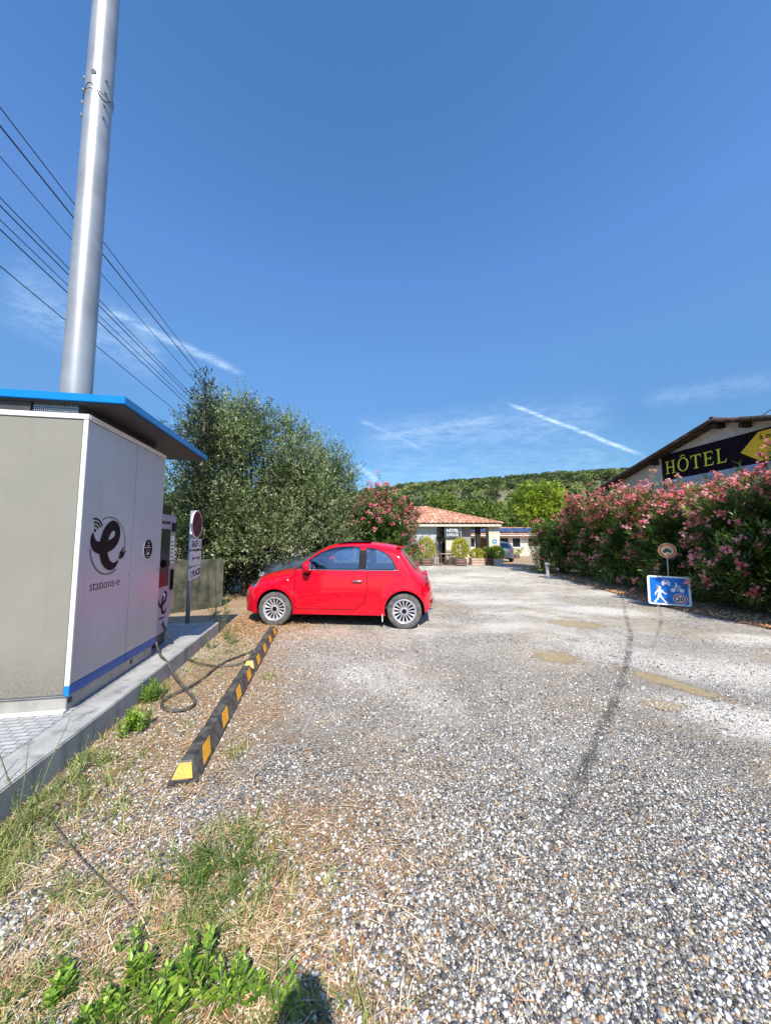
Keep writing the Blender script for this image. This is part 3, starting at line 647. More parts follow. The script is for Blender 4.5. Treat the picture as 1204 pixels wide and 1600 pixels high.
# ------------------------------------------------------------------ oleanders
def k_of(P, zc, Rx, Ry, Hh): return np.linalg.norm((P - np.array([0, 0, zc])) / np.array([Rx, Ry, Hh - zc]), axis=1) > 0.86
def make_oleander(name, label, loc, Rx, Ry, Hh, tips, seed, flower=0.40, low=0.35, group=None, floor=0.12):
    t = thing(name, label, 'shrub', loc, group=group)
    n = tips; d = rdir(n); d[:, 2] = d[:, 2] * 1.05 + 0.12; d = unit(d)
    k = rng.uniform(0.0, 1.0, n) ** 0.33 * np.where(rng.uniform(0, 1, n) < .16, rng.uniform(1.0, 1.24, n), 1) * (1 + 0.15 * np.sin(d[:, 0] * 6 + seed) + 0.14 * np.sin(d[:, 2] * 7 + d[:, 1] * 5 + seed * 2)); zc = Hh * 0.47; wide = 1 / np.maximum(np.hypot(d[:, 0], d[:, 1]), 0.60)
    P = np.stack([d[:, 0] * Rx * k * wide * .92, d[:, 1] * Ry * k * wide * .92, zc + d[:, 2] * (Hh - zc) * k], -1)
    P = P[P[:, 2] > floor]; d = unit(P - np.array([0, 0, zc])); n = len(P)
    A = unit(d * 0.7 + np.array([0, 0, 0.75]) + 0.35 * rdir(n)); per = 17
    lowf = np.clip((P[:, 2] - floor) / (low * Hh), 0.62, 1)
    tt = rng.uniform(0, 1, (n, per)); pp = P[:, None] - A[:, None] * ((1 - tt) * 0.30)[..., None]
    side = unit(np.cross(A[:, None], rdir(n * per).reshape(n, per, 3)))
    ld = unit(A[:, None] * (0.35 + 0.7 * tt)[..., None] + side)
    keep = rng.uniform(0, 1, (n, per)) < lowf[:, None]
    bt = np.clip(rng.uniform(0.05, 0.75, n)[:, None] + 0.25 * tt - 0.1 + rng.uniform(-0.12, 0.12, (n, per)), 0, 1)
    Q = leaves(pp[keep], ld[keep], rng.uniform(0.10, 0.19, keep.sum()), rng.uniform(0.018, 0.030, keep.sum()), roll=np.repeat(A[:, None], per, 1)[keep])
    np_mesh('foliage', Q, 4, M['oleander'], np.repeat(bt[keep], 4), parent=t)
    # flower heads: bunches of five-petalled flowers at the shoot ends
    up = (rng.uniform(0, 1, n) < flower * np.clip(0.25 + 1.15 * (P[:, 2] / Hh - 0.15), 0.05, 1.3)) & (k_of(P, zc, Rx, Ry, Hh))
    FP, FA = P[up], A[up]; nf = len(FP); per2 = 11
    cp = FP[:, None] + rdir(nf * per2).reshape(nf, per2, 3) * rng.uniform(0.01, 0.125, (nf, per2, 1)) + FA[:, None] * 0.05
    fn = unit(FA[:, None] + 0.9 * rdir(nf * per2).reshape(nf, per2, 3)); cp, fn = cp.reshape(-1, 3), fn.reshape(-1, 3)
    s = unit(np.cross(fn, rdir(len(fn)))); u = np.cross(s, fn); Qs, Ts = [], []; bt = np.repeat(rng.uniform(0.15, 0.75, nf), per2) + rng.uniform(-0.2, 0.25, nf * per2)
    for q in range(5):
        a = 2 * math.pi * q / 5; dd = unit(s * math.cos(a) + u * math.sin(a) + fn * 0.35)
        Qs.append(leaves(cp, dd, 0.040, 0.033, roll=fn)); Ts.append(bt)
    np_mesh('flowers', np.concatenate(Qs), 4, M['petal'], np.repeat(np.clip(np.concatenate(Ts), 0, 1), 4), parent=t)
    tp = [(math.cos(a) * Rx * q, math.sin(a) * Ry * q, Hh * hh) for a, q, hh in [(random.uniform(0, 6.28), random.uniform(.3, .75), random.uniform(.45, .8)) for _ in range(16)]]
    branches('stems', t, M['bark'], (0, 0, 0), tp, 0.035, trunks=6, spread=0.35, n=6)
    return t
OG = 'pink oleanders along the right of the lane'
make_oleander('oleander', 'nearest pink oleander, cut by the right edge of the photo', (8.30, 5.35, 0), 1.5, 1.35, 3.98, 3900, 1, group=OG)
make_oleander('oleander', 'pink oleander right behind the blue pedestrian zone sign', (8.2, 7.35, 0), 1.5, 1.3, 3.05, 3200, 2, group=OG)
make_oleander('oleander', 'pink oleander under the left half of the dark banner', (8.25, 9.45, 0), 1.5, 1.3, 2.90, 3000, 3, group=OG)
make_oleander('oleander', 'pink oleander below the left end of the gabled roof', (8.5, 11.6, 0), 1.5, 1.35, 3.08, 2900, 4, group=OG)
make_oleander('oleander', 'densely blooming oleander next to the bright green tree', (8.75, 13.9, 0), 1.35, 1.4, 3.45, 2700, 5, group=OG, flower=0.5)
make_oleander('oleander', 'dark farthest oleander at the lane corner beside the white lamp', (8.25, 16.2, 0), 1.35, 1.3, 2.75, 2300, 6, group=OG, flower=0.14)
make_oleander('oleander', 'round pink oleander between the red car and the reception roof', (-0.22, 14.4, 0), 1.55, 1.4, 3.5, 3200, 8, flower=0.42)
def bright_tree():
    t = thing('leafy_tree', 'bright yellow green tree rising above the far end of the oleanders', 'tree', (8.2, 18.2, 0))
    cl = dome(20, 1.0, 1.25, 3.35, 0.38, 0.62, 9)
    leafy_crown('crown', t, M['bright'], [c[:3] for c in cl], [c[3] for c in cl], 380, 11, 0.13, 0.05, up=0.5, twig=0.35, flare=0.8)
    branches('trunk', t, M['bark'], (0, 0, 0), [c[:3] for c in cl], 0.09, trunks=1)
bright_tree()
def shade_shrub(label, x, y, rx, h):
    t = thing('shade_shrub', label, 'shrub', (x, y, 0), group='undergrowth added as shade beneath the olives')
    cs = dome(12, rx * .8, h * .36, h * .45, .38, .55, int(x * 10) % 7 + 3)
    leafy_crown('foliage', t, M['cypress'], [c[:3] for c in cs], [c[3] for c in cs], 420, 11, .075, .03, up=.4, twig=.22, flare=.9)  # near-black leaf colour stands in for the deep shade under the crowns
    branches('stems', t, M['bark'], (0, 0, 0), [c[:3] for c in cs], .04, trunks=3, spread=.2, n=6)
shade_shrub('added undergrowth, leaves dark for deep shade, right of the concrete wall, before the red car nose', -3.15, 9.75, .85, 1.65)
shade_shrub('added undergrowth, leaves dark for deep shade, behind the windscreen of the red car', -1.75, 10.35, .95, 1.75)
shade_shrub('added undergrowth, leaves dark for deep shade, directly behind the concrete wall', -4.75, 10.2, .9, 1.7)
def mid_tree(label, loc, m, h, r, seed):
    t = thing('pine_tree', label, 'tree', loc, group='trees behind the hotel')
    cl = dome(14, r * 0.75, h * 0.27, h * 0.66, r * 0.32, r * 0.5, seed)
    leafy_crown('crown', t, M[m], [c[:3] for c in cl], [c[3] for c in cl], 90, 10, 0.34, 0.16, up=0.6, twig=0.5, flare=0.9)
    branches('trunk', t, M['bark'], (0, 0, 0), [c[:3] for c in cl], 0.14, trunks=1)
for i, (u, vt, Y, m, lab) in enumerate([(575, 776, 47, 'forest', 'dark tree above the pink oleander behind the red car'), (625, 780, 50, 'forest', 'dark tree left of the roof aerial'), (690, 778, 46, 'pine', 'pale green pine over the reception ridge'),
        (722, 781, 44, 'pine', 'light green pine over the middle of the reception roof'), (752, 785, 46, 'pine', 'light green pine above the falling hip of the roof'), (786, 789, 48, 'pine', 'light green pine over the solar panels'), (815, 796, 50, 'pine', 'low pine left of the bright green tree'),
        (650, 784, 54, 'forest', 'dark round tree behind the roof apex'), (835, 775, 62, 'forest', 'dark tree hidden partly by the bright green tree')]):
    p = at(u, vt, Y); mid_tree(lab, (p.x, Y, 0), m, p.z, 3.0 if m == 'pine' else 3.4, 20 + i)

# ================================================================== CHARGING STATION
OX, OY = -2.447, 2.778; A10 = R(10)
PZ = 0.18
def pad():
    t = thing('concrete_pad', 'raised concrete pad with paved top and kerb under the charging cabinet', 'platform', (OX, OY, 0), A10)
    bm = B(); box(bm, 0.02, 0.265, -4.2, 2.99, -0.05, PZ); box(bm, -3.6, 0.02, 2.80, 2.99, -0.05, PZ)
    obj('kerb', bm, M['kerb'], t, bevel=0.008)
    bm = B(); box(bm, -3.6, 0.016, -4.2, 2.796, -0.05, PZ - 0.004); obj('paving', bm, M['paver'], t)
pad()
def cabinet():
    t = thing('charging_cabinet', 'large grey and white charging station cabinet with blue roof and black emblem', 'charging station', (OX, OY, PZ), A10)
    Hc = 2.36; L = 1.41; Wd = 2.3
    bm = B(); box(bm, -Wd + 0.02, -0.03, 0.03, L - 0.02, 0.0, 0.115)
    obj('plinth', bm, M['plinth'], t, bevel=0.004)
    for y in (0.05, 0.93): bm = B(); box(bm, -0.029, -0.022, y, y + 0.035, 0.05, 0.09); obj('vent_hole', bm, M['black'], t)
    bm = B(); box(bm, -Wd, -0.012, 0.012, L - 0.003, 0.118, Hc - 0.012); obj('body', bm, M['plinth'], t)
    # front panel: warm grey sheets with thin joints, facing the camera
    bm = B(); box(bm, -1.62, -0.034, -0.002, 0.010, 0.135, Hc - 0.05); obj('front_panel', bm, M['cabfront'], t, bevel=0.003)
    bm = B(); box(bm, -Wd, -1.63, -0.002, 0.010, 0.135, Hc - 0.05); obj('front_panel', bm, M['cabfront'], t, bevel=0.003)
    bm = B(); box(bm, -1.15, -0.02, -0.012, 0.028, 0.0, 0.016); obj('foot_rail', bm, M['whitemetal'], t)
    bm = B(); box(bm, -0.030, 0.004, -0.006, 0.010, 0.20, Hc - 0.045); obj('corner_strip', bm, M['whitemetal'], t, bevel=0.002)
    bm = B(); box(bm, -Wd - 0.01, 0.008, -0.010, 0.010, Hc - 0.042, Hc); box(bm, -0.01, 0.010, 0.010, L, Hc - 0.042, Hc); obj('top_trim', bm, M['whitemetal'], t, bevel=0.002)
    bm = B(); box(bm, -0.012, 0.0, 0.012, 0.768, 0.205, Hc - 0.05); obj('side_door', bm, M['panel'], t, bevel=0.002)
    bm = B(); box(bm, -0.012, 0.0, 0.776, L, 0.205, Hc - 0.05); obj('side_door', bm, M['panel'], t, bevel=0.002)
    bm = B(); box(bm, -0.012, 0.002, 0.012, 0.769, 0.125, 0.202); box(bm, -0.012, 0.002, 0.775, L, 0.125, 0.202); obj('blue_stripe', bm, M['shadeblue'], t)
    bm = B(); box(bm, -0.030, 0.005, -0.007, 0.010, 0.125, 0.198); obj('blue_stripe', bm, M['blue'], t)
    # roof: overhanging blue slab carried over a ventilated gap
    zr = 2.63 - PZ
    bm = B(); box(bm, -Wd - 0.25, 0.27, -0.02, 2.06, zr + 0.012, zr + 0.078); rf = obj('roof', bm, M['blue'], t, bevel=0.004)
    bm = B(); box(bm, -Wd - 0.23, 0.25, 0.0, 2.04, zr, zr + 0.010); obj('soffit', bm, M['underside'], rf)
    for x in (-Wd + 0.3, -0.9, -0.12): bm = B(); box(bm, x - 0.02, x + 0.02, 0.08, L - 0.05, Hc - 0.01, zr); obj('roof_bearer', bm, M['underside'], t)
    bm = B()
    for i in range(22):
        x = -0.42 + i * 0.0145; box(bm, x, x + 0.004, 0.04, 0.044, Hc, zr)
    for k in range(4): box(bm, -0.43, -0.10, 0.0395, 0.0445, Hc + 0.018 * k + 0.008, Hc + 0.018 * k + 0.012)
    obj('vent_mesh', bm, M['galv'], t)
    bm = B(); box(bm, -Wd + .02, -0.44, 0.03, 0.05, Hc, zr - .001); obj('gap_shade_strip', bm, M['underside'], t)  # dark strip standing in for the shade inside the roof gap
    for (yy, zz) in ((0.735, 0.98), (1.375, 0.98)):
        bm = B(); tube(bm, [(-.004, yy, zz), (.004, yy, zz)], .012, 14); lk = obj('lock', bm, M['galv'], t)
    for yy in (0.03, 0.745, 0.80, 1.385):
        for zz in (0.235, 1.10, 2.27):
            bm = B(); tube(bm, [(-.002, yy, zz), (.0025, yy, zz)], .005, 8); obj('screw', bm, M['galv'], t)
    # emblem
    def fm(a, b, o): return Vector((0.0012 + o, a, b - PZ))
    def cf(cx, cy):    # place on the side face of a point measured in the photograph
        u, v = 130 + cx / 10.033, 800 + cy / 10.033; d = pix_dir(u, v); c, s = math.cos(A10), math.sin(A10)
        k = (OX * c + OY * s) / (d.x * c + d.y * s); return (-(d.x * k - OX) * s + (d.y * k - OY) * c, H + d.z * k)
    path = [(160, 325), (148, 400), (160, 480), (195, 535), (250, 560), (330, 555), (420, 525), (490, 470), (530, 400), (542, 320), (525, 250), (480, 212), (430, 235), (375, 310), (335, 420), (315, 540), (318, 650), (340, 750), (385, 825), (440, 850), (495, 825), (545, 755)]
    wd = [0.012, .050, .078, .095, .105, .108, .104, .095, .086, .082, .088, .092, .098, .104, .108, .112, .112, .104, .088, .072, .045, .010]
    pts = spline([Vector((*cf(*p), 0)) for p in path], 5); ws = np.interp(np.linspace(0, len(wd) - 1, len(pts)), range(len(wd)), wd)
    bm = B(); ribbon(bm, [(p.x, p.y) for p in pts], ws, 0.0, 0.0035, fm)
    def arc(c, r, a0, a1, w, o):
        n = 20; ribbon(bm, [(c[0] + r * math.cos(R(a0 + (a1 - a0) * i / n)), c[1] + r * math.sin(R(a0 + (a1 - a0) * i / n))) for i in range(n + 1)], [w] * (n + 1), o, o, fm)
    cc = (0.385, 1.458); arc(cc, 0.255, 118, -28, 0.006, 0.004); arc(cc, 0.257, 185, 300, 0.008, 0.004)
    w0 = cf(185, 290); disc(bm, w0[0], w0[1], 0.014, 0.014, 0.0, 0.0015, fm, 16)
    for r_, o in ((0.040, 0.001), (0.070, 0.0015), (0.100, 0.002)): arc(w0, r_, 22, 108, 0.016, o)
    p0, p1 = Vector(cf(560, 735)), Vector(cf(640, 590)); dd = (p1 - p0).normalized(); nn = Vector((-dd.y, dd.x))
    def q(a, b): v = p0 + dd * a + nn * b; return (v.x, v.y)
    prism(bm, [q(0.0, -.008), q(.035, -.026), q(.035, .026), q(0, .008)][::-1], 0.0041, 0.0046, fm)
    prism(bm, [q(.040, -.036), q(.085, -.036), q(.085, .036), q(.040, .036)], 0.0041, 0.0046, fm)
    for s in (-.022, .022): prism(bm, [q(.087, s - .006), q(.125, s - .006), q(.125, s + .006), q(.087, s + .006)], 0.0041, 0.0046, fm)
    obj('emblem', bm, M['blackvinyl'], t)
    T = Matrix.Translation((0.0015, 0.155, 1.077 - PZ)) @ Euler((R(90), 0, R(90))).to_matrix().to_4x4()
    text('stations-e', 0.125, M['blackvinyl'], t, T, sx=0.90, weight=-0.002)
    bm = B(); disc(bm, 1.105, 1.408, 0.094, 0.108, 0.0, 0.001, fm, 40); stk = obj('round_sticker', bm, M['blackvinyl'], t)
    bm = B(); ring_flat(bm, 1.105, 1.408, 0.0945, 0.098, 0.0002, 0.0015, fm, 36, 1.148)
    for (b_, w_) in ((1.445, .05), (1.425, .12), (1.365, .05), (1.352, .09), (1.325, .03)):
        prism(bm, [(1.105 - w_ / 2, b_ - .0035), (1.105 + w_ / 2, b_ - .0035), (1.105 + w_ / 2, b_ + .0035), (1.105 - w_ / 2, b_ + .0035)], 0.0012, 0.0018, fm)
    ring_flat(bm, 1.105, 1.478, 0.012, 0.017, 0.0012, 0.0018, fm, 4); ring_flat(bm, 1.105, 1.385, 0.030, 0.034, 0.0012, 0.0018, fm, 12, 0.5)
    obj('sticker_print', bm, M['paper'], stk)
cabinet()
def kiosk():
    t = thing('rapid_charger', 'pale lilac fast charger with dark screen standing beyond the big cabinet', 'charger', (OX, OY, PZ), A10)
    x0, x1, y0, y1 = -0.60, -0.07, 1.425, 1.985
    bm = B(); box(bm, x0 + 0.03, x1 - 0.04, y0 + 0.01, y1 - 0.07, 0, 0.30); obj('base', bm, M['black'], t, bevel=0.01)
    bm = B(); pr = [(y0, 0.14), (y0 + 0.35, 0.16), (y1 - 0.10, 0.24), (y1 - 0.03, 0.36), (y1, 0.55), (y1 + 0.012, 1.0), (y1 + 0.015, 1.66), (y0, 1.66)]
    prism(bm, pr, x0, x1, lambda a, b, w: Vector((w, a, b))); obj('housing', bm, M['lilac'], t, bevel=0.012, auto=True)
    bm = B(); box(bm, x0 + 0.02, x1 - 0.06, y0, y1 + 0.0, 1.664, 1.79); obj('top_unit', bm, M['black'], t, bevel=0.01)
    bm = B(); box(bm, x1 - 0.01, x1 + 0.006, y0 + 0.02, y0 + 0.40, 0.74, 1.47); obj('screen', bm, M['screen'], t, bevel=0.003)
    bm = B(); box(bm, x1 + 0.001, x1 + 0.004, y0 + 0.42, y1 - 0.03, 1.02, 1.42)
    sh = obj('notice_sheet', bm, M['paper'], t)
    bm = B(); box(bm, x1 + 0.0045, x1 + 0.0055, y0 + 0.425, y1 - 0.035, 1.385, 1.418)
    obj('sheet_header', bm, M['green'], sh)
    for k in range(6):
        bm = B(); box(bm, x1 + 0.0045, x1 + 0.0055, y0 + 0.435, y0 + 0.52 - .01 * (k % 3), 1.05 + k * .05, 1.066 + k * .05); obj('print_line', bm, M['slate'], sh)
    bm = B(); box(bm, x1 + 0.001, x1 + 0.03, y0 + 0.44, y1 - 0.04, 1.44, 1.56); obj('card_reader', bm, M['black'], t, bevel=0.006)
    bm = B(); tube(bm, [(x1, y0 + .30, 0.64), (x1 + .004, y0 + .30, 0.64)], 0.022, 20); obj('push_button', bm, M['paper'], t)
    bm = B(); box(bm, x1 - 0.005, x1 + 0.035, y0 + 0.45, y1 - 0.05, 0.66, 0.96); box(bm, x1 + 0.0, x1 + 0.05, y0 + 0.20, y0 + 0.34, 0.98, 1.08)
    obj('plug_holster', bm, M['black'], t, bevel=0.02)
    T = Matrix.Translation((x1 + 0.0015, y0 + 0.03, 1.535)) @ Euler((R(90), 0, R(90))).to_matrix().to_4x4()
    text('RECHARGE RAPIDE', 0.052, M['blackvinyl'], t, T, sx=0.82, weight=0.001)
    pts = spline([Vector(p) for p in ((.02, .17, 0), (.015, .12, 0), (.06, .07, 0), (.13, .085, 0), (.20, .13, 0), (.215, .19, 0), (.17, .225, 0), (.12, .17, 0), (.10, .07, 0), (.12, -.01, 0), (.18, -.03, 0), (.24, .02, 0))], 5)
    ws = np.interp(np.linspace(0, 11, len(pts)), range(12), (.006, .03, .045, .046, .04, .036, .04, .044, .048, .044, .03, .006))
    bm = B(); ribbon(bm, [(p.x + y0 + .16, p.y + .44) for p in pts], ws, 0.001, 0.004, lambda a, b, o: Vector((x1 + o, a, b)))
    obj('emblem', bm, M['blackvinyl'], t)
    T = Matrix.Translation((x1 + 0.0015, y0 + 0.20, 0.34)) @ Euler((R(90), 0, R(90))).to_matrix().to_4x4()
    text('stations-e', 0.045, M['blackvinyl'], t, T, sx=0.9)
kiosk()
def cable():
    t = thing('charging_cable', 'black charging cable looping from the charger over the kerb to the wheel stop', 'cable')
    def gp(u, v, z=0.018): p = G(u, v, z); return p
    a = [at(247, 935, 4.55), at(252, 965, 4.5), at(261, 990, 4.45)] + [gp(275, 1012, .12), gp(287, 1025, .03), gp(310, 1036), gp(345, 1041), gp(378, 1036), gp(395, 1025), gp(407, 1014)]
    b = [at(243, 1000, 4.2), at(250, 1022, 4.05), at(262, 1036, 3.9), gp(278, 1062, .06), gp(292, 1080), gp(303, 1091), gp(303, 1101), gp(288, 1109), gp(268, 1110), gp(254, 1105), gp(255, 1095), gp(270, 1085), gp(292, 1075, .03), gp(315, 1062), gp(334, 1046), gp(352, 1034), gp(375, 1025), gp(398, 1016), gp(409, 1012)]
    for pts in (a, b):
        bm = B(); tube(bm, spline(pts, 8), 0.0135, 10); obj('cable_run', bm, M['rubber'], t, smooth=True)
cable()
def mast():
    p = at(120, 610, 5.5); t = thing('telecom_mast', 'tall tapering grey steel mast rising behind the blue roof', 'mast', (p.x, 5.5, 0))
    zt = 9.25
    bm = B(); prof = [(0.215, 0.0), (0.205, 4.0), (0.190, zt)]; lathe(bm, prof, 40); obj('lower_tube', bm, M['steel'], t, auto=True)
    bm = B(); prof = [(0.196, zt + 0.004), (0.194, zt + 0.5), (0.165, 16.0)]; lathe(bm, prof, 40); obj('upper_tube', bm, M['steel'], t, auto=True)
    bm = B(); lathe(bm, [(0.30, 0.0), (0.30, 0.03)], 32); obj('base_flange', bm, M['steel'], t)
    bm = B()
    for i in range(49):
        a0 = 2 * math.pi * i / 48
        if i: 
            z0, z1 = zt + 0.10 * math.sin(a_prev * 3), zt + 0.10 * math.sin(a0 * 3)
            tube(bm, [(0.198 * math.cos(a_prev), 0.198 * math.sin(a_prev), z0), (0.198 * math.cos(a0), 0.198 * math.sin(a0), z1)], 0.006, 5)
        a_prev = a0
    obj('joint_seam', bm, M['underside'], t)
    for ang in (R(215), R(335)):
        for k in range(4):
            bm = B(); z = zt - 0.42 + 0.24 * k; r = 0.196
            tube(bm, [(r * math.cos(ang), r * math.sin(ang), z), ((r + .03) * math.cos(ang), (r + .03) * math.sin(ang), z)], 0.024, 8); obj('bolt', bm, M['galv'], t)
    bm = B(); a = R(285); z = zt + 0.32; tube(bm, [(.185 * math.cos(a), .185 * math.sin(a), z), (.203 * math.cos(a), .203 * math.sin(a), z)], 0.045, 14); obj('inspection_hole', bm, M['underside'], t)
mast()
def sign_post():
    t = thing('parking_sign', 'grey post with a round sign and three small white panels behind the charger', 'sign', (OX + 0, OY, 0), A10)
    lx, ly = -0.246, 3.073
    bm = B(); tube(bm, [(lx, ly, PZ - 0.1), (lx, ly, 2.0)], 0.033, 14); obj('post', bm, M['galv'], t, smooth=True)
    xf = lx + 0.045
    def fm(a, b, o): return Vector((xf + o, ly + a, b))
    bm = B(); disc(bm, 0.05, 1.775, 0.235, 0.235, 0.0, 0.022, fm, 40); o = obj('round_plate', bm, M['signwhite'], t)
    bm = B(); ring_flat(bm, 0.05, 1.775, 0.155, 0.215, 0.0225, 0.0245, fm, 40); obj('red_ring', bm, M['shadered'], o)
    bm = B(); disc(bm, 0.05, 1.775, 0.1545, 0.1545, 0.0225, 0.0242, fm, 40); obj('blue_field', bm, M['shadenavy'], o)
    bm = B(); T45 = lambda a, b, o_: fm(0.05 + (a - b) * .7071, 1.775 + (a + b) * .7071, o_)
    prism(bm, [(-.17, -.025), (.17, -.025), (.17, .025), (-.17, .025)], 0.0246, 0.026, T45); obj('red_bar', bm, M['shadered'], o)
    for (b0, b1, txt, tilt) in ((1.365, 1.535, 'SAUF', 0), (1.10, 1.325, None, 0), (0.88, 1.065, '2 PLACES', 4)):
        bm = B(); Tm = Matrix.Translation(fm(0.05, (b0 + b1) / 2, 0)) @ Matrix.Rotation(R(tilt), 4, 'X')
        box(bm, 0, 0.022, -0.25, 0.25, -(b1 - b0) / 2, (b1 - b0) / 2, Tm); pn = obj('panel', bm, M['signwhite'], t, bevel=0.006)
        if txt:
            text(txt, 0.15 if len(txt) > 5 else 0.15, M['blackvinyl'], pn, Tm @ Matrix.Translation((0.0235, -0.215, -0.052)) @ Euler((R(90), 0, R(90))).to_matrix().to_4x4(), sx=0.72 if len(txt) > 5 else 0.8, weight=0.003)
        if txt == 'SAUF':
            bm = B(); g = lambda a, b, o_: fm(a, b - .065, o_ + 0.0225)
            ribbon(bm, [(.16, 1.50), (.17, 1.545), (.22, 1.55), (.25, 1.52), (.27, 1.50), (.25, 1.48), (.17, 1.48), (.16, 1.50)], [.012] * 8, .0005, .002, g); obj('vehicle_symbol', bm, M['blackvinyl'], pn)
        if txt is None:
            bm = B(); g = lambda a, b, o_: fm(a + .05, b - .07, o_ + 0.0225)
            prism(bm, [(-.15, 1.274), (.15, 1.274), (.15, 1.292), (-.15, 1.292)], 0, 0.001, g)
            for s in (-1, 1):
                prism(bm, [(s * .155, 1.22), (s * .17, 1.22), (s * .17, 1.345), (s * .155, 1.345)][::s], 0, 0.001, g)
                prism(bm, [(s * .150, 1.283), (s * .105, 1.315), (s * .105, 1.251)][::-s], 0.0011, 0.002, g)
            obj('double_arrow', bm, M['blackvinyl'], pn)
    for z in (1.45, 1.21, .97, 1.775):
        bm = B(); lathe(bm, [(0.038, z - .012), (0.038, z + .012)], 14, Matrix.Translation((lx, ly, 0))); obj('clamp', bm, M['galv'], t)
sign_post()

# wheel stops
def wheel_stop(label, y0, y1, x=1.09, skew=0.0, zrot=0.0):
    t = thing('wheel_stop', label, 'wheel stop', (0, 0, 0), 0, 'wheel stops beside the charging pad')
    c, s = math.cos(A10), math.sin(A10); cx, cy = x, (y0 + y1) / 2
    t.location = (OX + cx * c - cy * s, OY + cx * s + cy * c, 0.0); t.rotation_euler = (0, 0, A10 + zrot)
    hl = (y1 - y0) / 2 - 0.012; hh, wb, wt = 0.115, 0.086, 0.036
    bm = B(); n = 28; rows = []
    for i in range(n + 1):
        y = -hl + 2 * hl * i / n; e = min(1, (hl - abs(y)) / 0.055); j = random.uniform(-.0015, .0015); g = 0.62 if (i % 9 == 8) else 1.0
        top = hh * (0.30 + 0.70 * e) ; wtt = wt * g
        rows.append([bm.verts.new(p) for p in ((-wb - .002, y, -0.01), (-wb, y, 0.022), (-wtt - j, y, top * g ** .3), (wtt + j, y, top * g ** .3), (wb, y, 0.022), (wb + .002, y, -0.01))])
    for a, b in zip(rows, rows[1:]):
        for k in range(5): bm.faces.new((a[k], a[k + 1], b[k + 1], b[k]))
    bm.faces.new(rows[0]); bm.faces.new(rows[-1][::-1])
    obj('rubber_body', bm, M['rubber'], t, bevel=0.0)
    # amber patches lie on the right-hand slope, the left-hand slope and the near end
    def slope(sd):
        def f(a, b, o):    # a along, b up the slope 0..1
            xx = wb + (wt - wb) * b; zz = 0.022 + (hh - 0.022) * b; nx, nz = (hh - .022), (wb - wt); l = math.hypot(nx, nz)
            return Vector((sd * (xx + nx / l * (o + .0015)), a, zz + nz / l * (o + .0015)))
        return f
    m = 4; L = 2 * hl / m
    for k in range(m):
        yc = -hl + L * (k + 0.55); 
        for sd in (1, -1):
            bm = B(); q = [(yc - .115, .12), (yc + .03, .12), (yc + .115, .9), (yc - .03, .9)]
            prism(bm, q, 0, 0.0015, slope(sd)); obj('amber_patch', bm, M['amber'], t)
    bm = B(); v = [(-.066, .030), (.066, .030), (.036, .098), (-.036, .098)]
    def endf(a, b, o): e = (b / hh - .30) / .70; return Vector((a, -hl + .055 * max(e, 0) - .003 - o, b + .003))
    prism(bm, [(-.060, .040), (.060, .040), (.034, .108), (-.034, .108)], 0.0, 0.0015, endf); obj('amber_patch', bm, M['amber'], t)
wheel_stop('nearer of the two black and amber rubber wheel stops', -0.74, 1.11)
wheel_stop('farther black and amber wheel stop, ending near the red car', 1.13, 2.90, x=1.105, zrot=R(-0.5))

# old wall behind the sign
def old_wall():
    t = thing('concrete_wall', 'stained low concrete wall in the shade under the olive', 'wall', (0, 0, 0))
    bm = B(); pts = [(-7.4, 6.6), (-4.55, 7.25), (-3.80, 8.12)]
    for a, b in zip(pts, pts[1:]):
        a, b = Vector((*a, 0)), Vector((*b, 0)); d = (b - a).normalized(); n = Vector((-d.y, d.x, 0)) * 0.09
        e = d * 0.0
        v = [bm.verts.new(p) for p in (a - n, b - n, b + n, a + n)]; w = [bm.verts.new(p.co + Vector((0, 0, 1.08))) for p in v]
        bm.faces.new(v[::-1]); bm.faces.new(w)
        for k in range(4): bm.faces.new((v[k], v[(k + 1) % 4], w[(k + 1) % 4], w[k]))
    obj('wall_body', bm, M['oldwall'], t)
old_wall()

